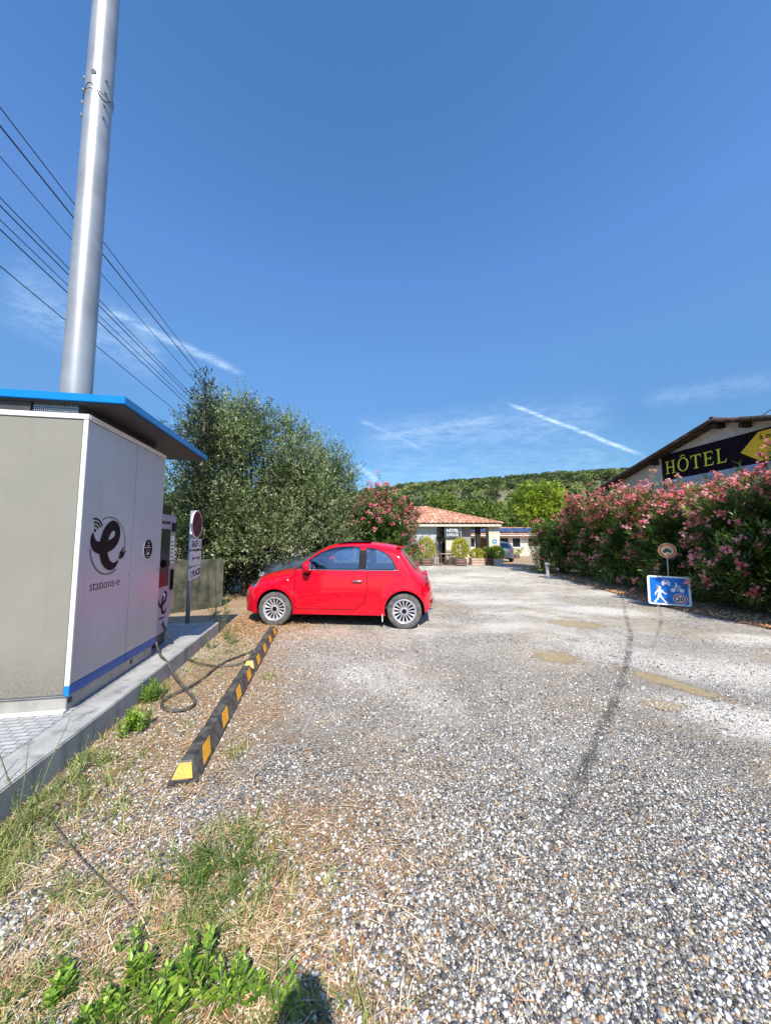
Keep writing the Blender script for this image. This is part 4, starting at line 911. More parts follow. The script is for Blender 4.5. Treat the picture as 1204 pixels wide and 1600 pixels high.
# overhead line
def overhead():
    VP = (520 - 602) / F
    d = Vector((VP, 1.0, 0)).normalized(); side = Vector((d.y, -d.x, 0))
    lat = -6.0; wires = []
    for (v0, off) in ((166, 0.0), (195, .0), (243, .15), (307, -.1), (320, .1), (342, -.05), (357, .1), (413, .0)):
        # where the wire crosses the left edge of the frame its height follows from the lateral distance
        dd = pix_dir(0, v0); k = (lat + off) / (dd.x * d.y - dd.y * d.x); wires.append((lat + off, H + dd.z * k))
    y0, y1 = -22.0, 42.0
    for q, (yy, lab) in enumerate(((y1, 'far utility pole hidden behind the olive trees'), (y0, 'near utility pole behind the camera'))):
        if q: lab = 'utility pole standing behind the viewer'
        b = d * yy + side * lat + Vector((-0.25, 0, 0)); t = thing('utility_pole', lab, 'utility pole', (b.x, b.y, 0), group='utility poles')
        bm = B(); tube(bm, [(0, 0, -.1), (0, 0, 10.5)], [0.16, 0.10], 12); obj('pole', bm, M['wood'], t, smooth=True)
        for z_ in (7.4, 9.0): bm = B(); box(bm, -0.15, 0.6, -0.16, -0.1, z_, z_ + .1); obj('crossarm', bm, M['wood'], t)
    desc = ['topmost', 'second from top, thicker', 'third from top', 'fourth from top', 'fifth from top', 'sixth from top', 'second lowest', 'lowest']
    for i, (l, z) in enumerate(wires):
        bm = B(); pts = []
        sag = (0.35, 0.35, 0.4, 0.35, 0.35, 0.35, 0.4, 0.9)[i]
        for k in range(41):
            s = k / 40; yy = y0 + (y1 - y0) * s; p = d * yy + side * l; kk = 1 - (2 * s - 1) ** 2
            # height measured near the viewer (s about 0.4), hanging a little between the poles
            pts.append((p.x, p.y, z + sag * (1 - kk) * 1.0 - sag * 0.04))
        tube(bm, pts, (0.011, 0.016, 0.009, 0.010, 0.012, 0.009, 0.012, 0.010)[i], 5)
        prop(obj('overhead_wire', bm, M['wire']), desc[i] + ' of the eight dark wires crossing the sky at left', 'wire', 'overhead wires')
overhead()

# ================================================================== BUILDINGS
def tiled_slope(bm, xl, zdepth, rise, ridge=None, pitch=0.30, amp=0.085, rows=14, top_half=0.0):
    """a tiled roof face: eave along local x from -xl to xl at y=0,z=0, rising to y=zdepth,z=rise; narrows to top_half"""
    nx = int(2 * xl / (pitch / 8)); V = []
    nrm = Vector((0, -rise, zdepth)).normalized()
    nv = rows * 2
    for j in range(nv + 1):
        r_, sub = divmod(j, 2); s = min(1.0, (r_ + sub * 0.92) / rows); lift = 0.022 * (1 - sub * 0.9)
        half = xl + (top_half - xl) * s; row = []
        for i in range(nx + 1):
            x = -xl + 2 * xl * i / nx; xc = max(-half, min(half, x))
            w = abs(math.sin(math.pi * xc / pitch)) ** 0.7 * amp + lift
            row.append(bm.verts.new(Vector((xc, zdepth * s, rise * s)) + nrm * w))
        V.append(row)
    for a, b in zip(V, V[1:]):
        for i in range(nx):
            try: bm.faces.new((a[i], a[i + 1], b[i + 1], b[i]))
            except Exception: pass
    bmesh.ops.dissolve_degenerate(bm, dist=1e-5, edges=bm.edges)
def reception():
    t = thing('hotel_reception', 'low hotel reception with hipped terracotta tile roof and cream pillars', 'building', (0, 0, 0))
    X0, X1, Y0, Y1, ez = -2.3, 7.55, 22.2, 30.2, 2.42; cx, cy = (X0 + X1) / 2, (Y0 + Y1) / 2; hw, hd = (X1 - X0) / 2, (Y1 - Y0) / 2
    rise = 1.38
    bm = B(); tmp = []
    for (rz, a, b, yy) in ((0, hw, hd, 1), (180, hw, hd, 1), (90, hd, hw, 1), (-90, hd, hw, 1)):
        q = B(); top = 0.55 if rz in (0, 180) else 0.0
        tiled_slope(q, a, b - (0.0 if rz in (0, 180) else 0.55), rise, top_half=top)
        q.transform(Matrix.Translation((cx, cy, ez + 0.16)) @ Matrix.Rotation(R(rz), 4, 'Z') @ Matrix.Translation((0, -b, 0)))
        me = bpy.data.meshes.new('x'); q.to_mesh(me); q.free(); bm.from_mesh(me); bpy.data.meshes.remove(me)
    rf = obj('roof', bm, M['tile'], t)
    bm = B()
    tops = [(cx - .55, cy), (cx + .55, cy)]
    for (ax, ay) in ((X0, Y0), (X1, Y0), (X1, Y1), (X0, Y1)):
        tp = tops[0] if ax < cx else tops[1]; a = Vector((ax, ay, ez + .20)); b = Vector((tp[0], tp[1], ez + .22 + rise))
        n = 24
        for k in range(n): tube(bm, [a.lerp(b, k / n) + Vector((0, 0, .02)), a.lerp(b, (k + 1.1) / n)], [0.085, 0.07], 8)
    for k in range(4): tube(bm, [(tops[0][0] + .3 * k, cy, ez + .25 + rise), (tops[0][0] + .3 * k + .33, cy, ez + .23 + rise)], [.09, .07], 8)
    obj('ridge_tiles', bm, M['tile'], rf)
    bm = B(); box(bm, X0 + .08, X1 - .08, Y0 + .06, Y0 + .14, ez, ez + .155); box(bm, X1 - .16, X1 - .08, Y0 + .142, Y1 - .1, ez, ez + .155); box(bm, X0 + .08, X0 + .16, Y0 + .142, Y1 - .1, ez, ez + .155)
    obj('fascia', bm, M['cream'], t)
    bm = B(); box(bm, X0 + .17, X1 - .17, Y0 + .145, Y1 - .3, ez + .02, ez + .10); obj('porch_ceiling', bm, M['darkwood'], t)
    yw = 22.55
    bm = B(); box(bm, 6.72, 7.42, yw, yw + .7, 0, ez + .015); col = obj('pillar', bm, M['cream'], t, bevel=.01)
    bm = B(); f = lambda a, b, o: Vector((a, yw - .002 - o, b)); disc(bm, 7.08, 1.46, .17, .17, 0, .015, f, 28); disc_ = obj('round_badge', bm, M['cyan'], t)
    bm = B(); ring_flat(bm, 7.08, 1.46, .145, .165, .0155, .018, f, 28); disc(bm, 7.08, 1.46, .07, .045, .0155, .018, f, 20); obj('badge_print', bm, M['signwhite'], disc_)
    bm = B(); box(bm, 3.92, 4.92, yw - .05, yw + .45, 0, ez + .015); obj('pillar', bm, M['cream'], t, bevel=.01)
    bm = B(); box(bm, 4.925, 5.62, yw + .3, yw + .7, 0.62, ez + .015); obj('pillar', bm, M['greywall'], t, bevel=.01)
    bm = B(); box(bm, 4.925, 5.65, yw + .1, yw + .72, 0, .61); obj('low_wall', bm, M['cream'], t)
    bm = B(); box(bm, 5.92, 6.22, yw + .15, yw + .40, 0, ez + .015); obj('timber_post', bm, M['darkwood'], t)
    bm = B(); box(bm, 1.78, 3.35, yw + .1, yw + .35, 0, .55); box(bm, 1.60, 1.85, yw + .1, yw + .35, .551, ez + .01); box(bm, 3.35, 3.92, 24.0, 24.25, 0, ez); box(bm, -2.0, 1.598, yw + .1, yw + .35, 0, ez); box(bm, 3.352, 3.50, yw + .36, 23.99, 0, ez)
    box(bm, -2.0, -1.8, yw + .36, Y1 - .6, 0, ez); box(bm, -1.79, 5.62, Y1 - .8, Y1 - .6, 0, ez); box(bm, 5.40, 5.62, yw + 2.4, Y1 - .81, 0, ez)
    obj('wall', bm, M['greywall'], t)
    bm = B(); n = 26
    for k in range(n): z = .555 + k * .068; box(bm, 1.855, 3.35, yw + .16 + .012 * (k % 2), yw + .20, z, z + .060)
    box(bm, 1.852, 3.352, yw + .08, yw + .155, .555 + n * .068, ez - .02); obj('roller_shutter', bm, M['shutter'], t)
    # hanging board
    sg = B(); f = lambda a, b, o: Vector((a, yw - .14 - o, b)); prism(sg, [(3.80, 1.66), (4.86, 1.66), (4.86, 2.34), (3.80, 2.34)], 0, .03, f); bd = obj('name_board', sg, M['slate'], t)
    for (tx, z, s) in (('HÔTEL', 2.06, .29), ('LIMOUX', 1.80, .24)):
        T = Matrix.Translation((4.33, yw - .172, z)) @ Matrix.Rotation(R(90), 4, 'X'); text(tx, s, M['paper'], bd, T, align='CENTER', weight=.006, sx=.86)
    # spiky dark plant hanging in the porch
    p = thing('hanging_plant', 'dark spiky plant hanging beside the roller shutter', 'plant', (3.5, 22.35, 1.62))
    D = rdir(90); np_mesh('leaves', leaves(np.zeros((90, 3)), D, rng.uniform(.3, .5, 90), .045), 4, M['cypress'], np.repeat(rng.uniform(0, .5, 90), 4), parent=p)
    bm = B(); lathe(bm, [(.05, -.12), (.09, 0.0)], 12); obj('pot', bm, M['black'], p)
    bm = B(); tube(bm, [(0, 0, 0), (0, 0, .78)], .006, 5); obj('hanger', bm, M['black'], p)
    # roof aerial
    a = thing('roof_aerial', 'thin television aerial on the left of the tiled roof', 'aerial', (1.75, 23.6, 2.7))
    bm = B(); tube(bm, [(0, 0, 0), (0, 0, 1.75)], .02, 6); obj('mast', bm, M['galv'], a)
    bm = B(); tube(bm, [(-.1, 0, 1.72), (.75, .0, 1.72)], .012, 5)
    for k in range(7): tube(bm, [(.02 + k * .11, -.22 + .015 * k, 1.72), (.02 + k * .11, .22 - .015 * k, 1.72)], .007, 4)
    obj('elements', bm, M['galv'], a)
reception()
def gate():
    t = thing('wooden_gate', 'orange wooden gate panel between the porch posts', 'gate', (6.50, 23.9, 0))
    bm = B()
    for k in range(5): box(bm, -.26 + k * .115, -.15 + k * .115, 0, .03, .05, 1.72 + .02 * (k % 2))
    obj('boards', bm, M['orangewood'], t)
    for z_ in (.4, 1.4): bm = B(); box(bm, -.27, .32, .032, .06, z_, z_ + .1); obj('rail', bm, M['wood'], t)
gate()
def annex():
    t = thing('motel_wing', 'long low cream wing with red tiles and solar panels far behind', 'building', (10.2, 34.5, 0), R(-4))
    W, D, ez, rise = 8.2, 3.2, 2.05, 0.85
    bm = B(); q = B(); tiled_slope(q, W, D, rise, top_half=W, rows=10); q.transform(Matrix.Translation((0, 0, ez))); me = bpy.data.meshes.new('x'); q.to_mesh(me); q.free(); bm.from_mesh(me)
    q = B(); tiled_slope(q, W, D, rise, top_half=W, rows=10); q.transform(Matrix.Translation((0, 2 * D, ez)) @ Matrix.Rotation(math.pi, 4, 'Z')); me2 = bpy.data.meshes.new('x'); q.to_mesh(me2); q.free(); bm.from_mesh(me2)
    rf = obj('roof', bm, M['tile'], t)
    bm = B(); box(bm, -W + .2, W - .2, .6, 2 * D - .6, 0, ez + .1); obj('wall', bm, M['cream'], t)
    bm = B(); box(bm, -W, W, -.04, .02, ez - .06, ez + .02); obj('gutter', bm, M['whitemetal'], t)
    sl = math.atan2(rise, D)
    for k in range(8):
        x = -6.9 + k * 1.72
        Tm = Matrix.Translation((x, .55, ez + .14 + .55 * rise / D)) @ Matrix.Rotation(sl, 4, 'X')
        bm = B(); box(bm, -.82, .82, 0, 1.7, .03, .07, Tm); sp = obj('solar_panel', bm, M['solar'], t)
        bm = B()
        for yy in (0, .56, 1.13, 1.68): box(bm, -.84, .84, yy, yy + .02, .0705, .076, Tm)
        for xx in (-.84, -.01, .82): box(bm, xx, xx + .02, 0.021, 1.67, .0705, .075, Tm)
        obj('panel_frame', bm, M['alloy'], sp)
    for k, (x, w, kind) in enumerate(((-5.2, .9, 'd'), (-3.6, 1.0, 'w'), (-1.7, 1.1, 'd'), (-.1, 1.0, 'w'), (1.6, 1.0, 'w'), (2.9, .9, 'd'), (4.6, 1.0, 'w'), (6.0, .9, 'd'))):
        z0, z1 = (0.0, 1.85) if kind == 'd' else (1.0, 1.75)
        bm = B(); box(bm, x - w / 2, x + w / 2, .55, .598, z0, z1); d = obj('door' if kind == 'd' else 'window', bm, M['signwhite'] if kind == 'd' else M['darkwood'], t)
        bm = B(); box(bm, x - w / 2 + .08, x + w / 2 - .08, .535, .548, max(z0 + .9, z0 + .08) if kind == 'd' else z0 + .08, z1 - .08); obj('pane', bm, M['screen'], d)
annex()

def hall():
    a7 = R(6.8); t = thing('gabled_hall', 'rough rendered gabled hall with the dark hotel banner behind the oleanders', 'building', (11.42, 11.9, 0), a7)
    ya, yb = -7.0, 5.1; za = 5.50; ym = -0.42; sl, sr = 0.285, 0.29; D = 9.0
    zl = za - sl * (yb - ym); zr = za + sr * (ya - ym)
    bm = B(); f = lambda a, b, w: Vector((w, a, b)); prism(bm, [(ya, 0), (yb, 0), (yb, zl), (ym, za), (ya, zr)], 0, D, f); obj('wall', bm, M['render'], t)
    ov = 0.42
    for (p0, p1, lab) in (((yb + .75, za - sl * (yb + .75 - ym)), (ym, za), 0), ((ym, za), (ya - .6, za + sr * (ya - .6 - ym)), 1)):
        bm = B(); prism(bm, [(p0[0], p0[1] + .02), (p1[0], p1[1] + .02), (p1[0], p1[1] + .07), (p0[0], p0[1] + .07)], -ov, D + .3, f); bd = obj('roof', bm, M['darkwood'], t)
        # canal tiles: rows running down the slope
        a, b = Vector((0, *p0)), Vector((0, *p1))
        if lab == 0: hi, lo = b, a
        else: hi, lo = a, b
        n = (lo - hi).length; dv = (lo - hi).normalized(); up = Vector((0, -dv.z, dv.y)); up = up if up.z > 0 else -up
        bm = B(); k = 0; x = -ov - .03
        while x < D + .3:
            m = int(n / .38)
            for q in range(m + 1):
                c0 = hi + dv * (q * n / (m + 1)) + up * .078; c1 = hi + dv * ((q + 1.12) * n / (m + 1)) + up * .064
                j = random.uniform(-.012, .012)
                tube(bm, [c0 + Vector((x + j, 0, 0)), c1 + Vector((x, 0, 0))], [.058, .074], 7)
            x += .21; k += 1
        obj('tiles', bm, M['oldtile'], bd)
    bm = B(); 
    for k in range(26): tube(bm, [(-ov - .02 + k * .37, ym, za + .12), (-ov + .37 + k * .37, ym, za + .135)], [.085, .07], 8)
    obj('ridge_tiles', bm, M['oldtile'], t)
    for (y, s) in ((ym, .17), (2.1, .13), (4.5, .13), (-1.2, .12), (-3.6, .13), (-5.8, .13)):
        z = za - (sl * (y - ym) if y >= ym else -sr * (y - ym)); bm = B(); box(bm, -ov + .06, -.002, y - s / 2, y + s / 2, z - .19, z - .03)
        obj('purlin_end', bm, M['darkwood'], t)
    bm = B(); box(bm, -.06, -.002, -1.9, -1.75, za - .78, za - .66); obj('pale_block', bm, M['cream'], t)
    # banner
    y0, y1, z0, z1 = 1.90, -5.6, 3.90, 4.93
    bt = obj('banner', (lambda b: (prism(b, [(y1, z0), (y0, z0), (y0, z1), (y1, z1)], -.03, -.003, f), b)[1])(B()), M['banner'], t)
    prop(bt, 'dark aubergine banner with lime lettering and a gold arrow')
    bm = B(); prism(bm, [(y1, z0 - .16), (y0 - .10, z0 - .16), (y0 - .10, z0 - .002), (y1, z0 - .002)], -.025, -.003, f); obj('lower_strip', bm, M['bannerfoot'], bt)
    # serif letters, drawn right to left because the wall is seen from outside
    Hh = .50; zb = 4.14; cur = [1.74]; off = [.032]
    bm = B()
    def rect(u0, u1, v0, v1):
        off[0] += .0003; o = -off[0]; a = cur[0]
        q = [(a - u0 * Hh, zb + v0 * Hh), (a - u1 * Hh, zb + v0 * Hh), (a - u1 * Hh, zb + v1 * Hh), (a - u0 * Hh, zb + v1 * Hh)]; prism(bm, q, -.0305, o, f)
    def poly(ps):
        off[0] += .0003; a = cur[0]; prism(bm, [(a - u * Hh, zb + v * Hh) for u, v in ps], -.0305, -off[0], f)
    def serif(u, v, up, w=.17):
        s = 1 if up else -1
        poly([(u - w, v), (u + w, v), (u + w, v - s * .035), (u + .07, v - s * .07), (u - .07, v - s * .07), (u - w, v - s * .035)])
    # H
    rect(.10, .22, 0, 1); rect(.60, .72, 0, 1); rect(.22, .60, .47, .54)
    for u in (.16, .66): serif(u, 0, False); serif(u, 1, True)
    cur[0] -= .99 * Hh
    # O with circumflex
    n = 40; c_ = cur[0] - .44 * Hh
    for k in range(n):
        t0, t1 = 2 * math.pi * k / n, 2 * math.pi * (k + 1) / n
        P_ = lambda t_, r1, r2: (c_ + r1 * Hh * math.cos(t_), zb + Hh * .5 + r2 * Hh * math.sin(t_))
        prism(bm, [P_(t0, .30, .46), P_(t0, .43, .53), P_(t1, .43, .53), P_(t1, .30, .46)], -.0305, -.034, f)
    for s in (-1, 1):
        a = .44; poly([(a, 1.24), (a + s * .05, 1.24), (a + s * .22, 1.09), (a + s * .16, 1.09), (a, 1.19)])
    cur[0] -= 1.02 * Hh
    # T
    rect(.33, .46, 0, 1); rect(.03, .76, .93, 1.0); serif(.395, 0, False)
    poly([(.03, .93), (.09, .93), (.05, .76), (.01, .76)]); poly([(.76, .93), (.70, .93), (.74, .76), (.78, .76)])
    cur[0] -= .93 * Hh
    # E
    rect(.10, .22, 0, 1); rect(.22, .62, .93, 1); rect(.22, .52, .47, .54); rect(.22, .64, 0, .07); serif(.16, 0, False, .14); serif(.16, 1, True, .14)
    poly([(.62, .93), (.57, .93), (.60, .79), (.63, .79)]); poly([(.64, .07), (.59, .07), (.65, .22), (.68, .22)]); rect(.48, .52, .38, .63)
    cur[0] -= .86 * Hh
    # L
    rect(.10, .22, 0, 1); rect(.22, .60, 0, .07); serif(.16, 0, False, .14); serif(.16, 1, True, .15); poly([(.60, .07), (.55, .07), (.62, .25), (.65, .25)])
    obj('lettering', bm, M['lime'], bt)
    bm = B(); prism(bm, [(-.90, 4.34), (-1.42, 4.87), (-5.4, 4.87), (-5.4, 3.95), (-1.42, 3.95)], -.036, -.0305, f); ar = obj('gold_arrow', bm, M['gold'], bt)
    T = Matrix.Translation((-.0365, -1.43, 4.62)) @ Euler((R(90), 0, R(-90))).to_matrix().to_4x4()
    text('à partir de', .24, M['blackvinyl'], ar, T, weight=.004)
    T = Matrix.Translation((-.0365, -1.80, 4.02)) @ Euler((R(90), 0, R(-90))).to_matrix().to_4x4()
    text('4', .72, M['blackvinyl'], ar, T, weight=.012)
hall()
def hall_wire():
    a = at(1195, 642, 10.5); b = Vector((16, -4, 8.5)); c = at(1190, 650, 10.6)
    bm = B(); tube(bm, [at(1188, 650, 10.6), at(1204, 640, 9.6), b], .012, 5); prop(obj('roof_wire', bm, M['wire']), 'thin dark wire rising from the roof of the hall at the right edge', 'wire')
hall_wire()

# ================================================================== CARS
class Car:
    def __init__(s, top, W=0.813, xw=(0.755, 3.055), r=0.295, belt=0.925, L=3.57, zb=0.21, tumble=0.40, plan=(1.25, 6.0, 2.85, 4.5)):
        s.top, s.W, s.xw, s.r, s.belt, s.L, s.zb, s.tumble, s.plan = top, W, xw, r, belt, L, zb, tumble, plan
    def T(s, x): return float(np.interp(x, [p[0] for p in s.top], [p[1] for p in s.top]))
    def zbot(s, x):
        return s.zb + 0.17 * max(0, (0.16 - x) / 0.16) ** 1.5 + 0.02 * max(0, (.45 - x) / .45) + 0.12 * max(0, (x - (s.L - .30)) / 0.30) ** 1.5
    def Ws(s, x, z):
        a, ea, b, eb = s.plan
        if x < a: p = (1 - ((a - x) / a) ** ea) ** .42 if x > 0 else 0
        elif x > b: p = (1 - min(1, (x - b) / (s.L - b)) ** eb) ** .5
        else: p = 1
        if z < .58: q = 1 - .05 * ((.58 - z) / .38) ** 2
        elif z < s.belt: q = 1 - .045 * ((z - .58) / (s.belt - .58)) ** 1.5
        else: q = .955 - s.tumble * (z - s.belt)
        q += .010 * math.exp(-((z - (s.belt - .10)) / .035) ** 2)
        w = s.W * p * q
        for xc in s.xw:
            d = math.hypot(x - xc, z - s.r); w += .022 * math.exp(-((d - s.r - .085) / .06) ** 2) * (1 if p > .5 else p)
        return w
    def zs(s, x):
        T, zb = s.T(x), s.zbot(x); r = np.interp(x, [0, .3, .9, 1.2, 1.7, s.L - .6, s.L - .3, s.L], [.22, .30, .20, .13, .16, .17, .26, .22]); return max(T - r, zb + .3 * (T - zb))
    def S(s, x, z):
        T, zs = s.T(x), s.zs(x)
        w = s.Ws(x, min(z, zs + (T - zs) * .6))
        if z > zs: w *= max(0, 1 - min(1, (z - zs) / (T - zs)) ** 2.3) ** (1 / 2.3)
        return w
    def body(s):
        bm = B(); xs = sorted(set([0.003, .01, .025, .045, .07] + [round(.1 + .055 * i, 4) for i in range(int((s.L - .18) / .055))] + [s.L - q for q in (.09, .06, .035, .018, .007, .002)]))
        n1, n2 = 14, 11; V = []
        for x in xs:
            T, zs, zb = s.T(x), s.zs(x), s.zbot(x); half = []
            for i in range(n1): z = zb + (zs - zb) * i / n1; half.append((s.S(x, z), z))
            for i in range(n2 + 1):
                a = math.pi / 2 * i / n2; z = zs + (T - zs) * math.sin(a) ** (2 / 2.3)
                w = s.Ws(x, min(z, zs + (T - zs) * .6)) * math.cos(a) ** (2 / 2.3) if i < n2 else 0
                half.append((w, z))
            ring = [bm.verts.new((x, -y, z)) for y, z in half] + [bm.verts.new((x, y, z)) for y, z in half[-2::-1]]
            V.append(ring)
        for a, b in zip(V, V[1:]):
            for i in range(len(a) - 1): bm.faces.new((a[i], b[i], b[i + 1], a[i + 1]))
        bm.faces.new(V[0]); bm.faces.new(V[-1][::-1])
        bmesh.ops.recalc_face_normals(bm, faces=bm.faces)
        return bm
def cut(bm, poly, ax, lo, hi, grow=.03, want=None):
    """cut the surface along a convex outline seen along one axis and return the faces inside it; ax = the two axes of the outline"""
    a, b = ax; c = 3 - a - b
    def inside_box(f):
        m = f.calc_center_median()
        return lo <= m[c] <= hi
    x0, x1 = min(p[0] for p in poly) - .08, max(p[0] for p in poly) + .08; y0, y1 = min(p[1] for p in poly) - .08, max(p[1] for p in poly) + .08
    n = len(poly); area = sum(poly[i][0] * poly[(i + 1) % n][1] - poly[(i + 1) % n][0] * poly[i][1] for i in range(n))
    if area < 0: poly = poly[::-1]
    for i in range(n):
        p, q = poly[i], poly[(i + 1) % n]; d = (q[0] - p[0], q[1] - p[1]); nn = [0, 0, 0]; nn[a] = d[1]; nn[b] = -d[0]; co = [0, 0, 0]; co[a] = p[0]; co[b] = p[1]
        fs = []
        for f in bm.faces:
            m = f.calc_center_median()
            if x0 < m[a] < x1 and y0 < m[b] < y1 and lo <= m[c] <= hi: fs.append(f)
        g = set(fs) | {e for f in fs for e in f.edges} | {v for f in fs for v in f.verts}
        bmesh.ops.bisect_plane(bm, geom=list(g), dist=1e-5, plane_co=co, plane_no=nn)
    out = []
    for f in bm.faces:
        m = f.calc_center_median()
        if not (lo <= m[c] <= hi): continue
        if all((poly[(i + 1) % n][0] - poly[i][0]) * (m[b] - poly[i][1]) - (poly[(i + 1) % n][1] - poly[i][1]) * (m[a] - poly[i][0]) > -1e-6 for i in range(n)): out.append(f)
    return out
def lift(bm, faces, name, m, parent, push=0.0):
    nb = B(); mp = {}
    for f in faces:
        vs = []
        for v in f.verts:
            if v not in mp: mp[v] = nb.verts.new(v.co + v.normal * push)
            vs.append(mp[v])
        nb.faces.new(vs)
    bmesh.ops.delete(bm, geom=faces, context='FACES')
    me = bpy.data.meshes.new(name); nb.to_mesh(me); nb.free(); return link(name, me, m, parent, True)
def wheel(parent, x, y, r, side, small=False):
    M_ = Matrix.Translation((x, y, r)) @ Matrix.Rotation(R(90) * side, 4, 'X')     # local +Z points outward on that side
    w = .17; rr = r * .68
    bm = B(); prof = [(rr, -w / 2), (r * .9, -w / 2), (r * .985, -w / 2 + .015), (r, -w / 2 + .035)]
    for k in range(4): prof += [(r, -w / 2 + .04 + k * .03), (r - .008, -w / 2 + .045 + k * .03), (r - .008, -w / 2 + .052 + k * .03), (r, -w / 2 + .057 + k * .03)]
    prof += [(r, w / 2 - .03), (r * .985, w / 2 - .012), (r * .92, w / 2 - .002), (r * .80, w / 2 + .004), (rr, w / 2 - .004), (rr, -w / 2)]
    rings = []; n = 48
    for (q, z) in prof: rings.append([bm.verts.new(M_ @ Vector((q * math.cos(2 * math.pi * k / n), q * math.sin(2 * math.pi * k / n), z))) for k in range(n)])
    for a, b in zip(rings, rings[1:]):
        for k in range(n): bm.faces.new((a[k], a[(k + 1) % n], b[(k + 1) % n], b[k]))
    ty = obj('tyre', bm, M['tyre'], parent, auto=True)
    bm = B(); lathe(bm, [(rr * .99, -.02), (rr * .99, -.01)], 36, M_); dk = obj('backing_disc', bm, M['trim'], parent)  # black disc added behind the spokes so the slots look dark
    bm = B(); n = 48; prof = [(rr + .004, w / 2 - .012), (rr + .006, w / 2 + .002), (rr - .006, w / 2 + .006), (rr - .018, w / 2 - .002), (rr - .026, w / 2 - .02), (rr - .01, -.02)]
    rings = [[bm.verts.new(M_ @ Vector((q * math.cos(2 * math.pi * k / n), q * math.sin(2 * math.pi * k / n), z))) for k in range(n)] for q, z in prof]
    for a, b in zip(rings, rings[1:]):
        for k in range(n): bm.faces.new((a[k], a[(k + 1) % n], b[(k + 1) % n], b[k]))
    ns = 15
    for k in range(ns):
        ang = 2 * math.pi * k / ns; T_ = M_ @ Matrix.Rotation(ang, 4, 'Z')
        ps = [(.05, .0095, .058), (.09, .0095, .060), (rr * .62, .0105, .066), (rr * .84, .016, .071), (rr - .012, .028, .074)]; rows = []
        for q, hw, z in ps: rows.append([bm.verts.new(T_ @ Vector(p)) for p in ((q, -hw, z - .03), (q, -hw, z - .006), (q, -hw * .45, z), (q, hw * .45, z), (q, hw, z - .006), (q, hw, z - .03))])
        for a, b in zip(rows, rows[1:]):
            for j in range(5): bm.faces.new((a[j], a[j + 1], b[j + 1], b[j]))
    lathe(bm, [(.062, .03), (.062, .058), (.05, .062)], 24, M_)
    obj('rim', bm, M['alloy'], parent, auto=True)
    bm = B(); lathe(bm, [(.040, .055), (.040, .068), (.030, .072)], 20, M_); obj('hub_cap', bm, M['trim'], parent)
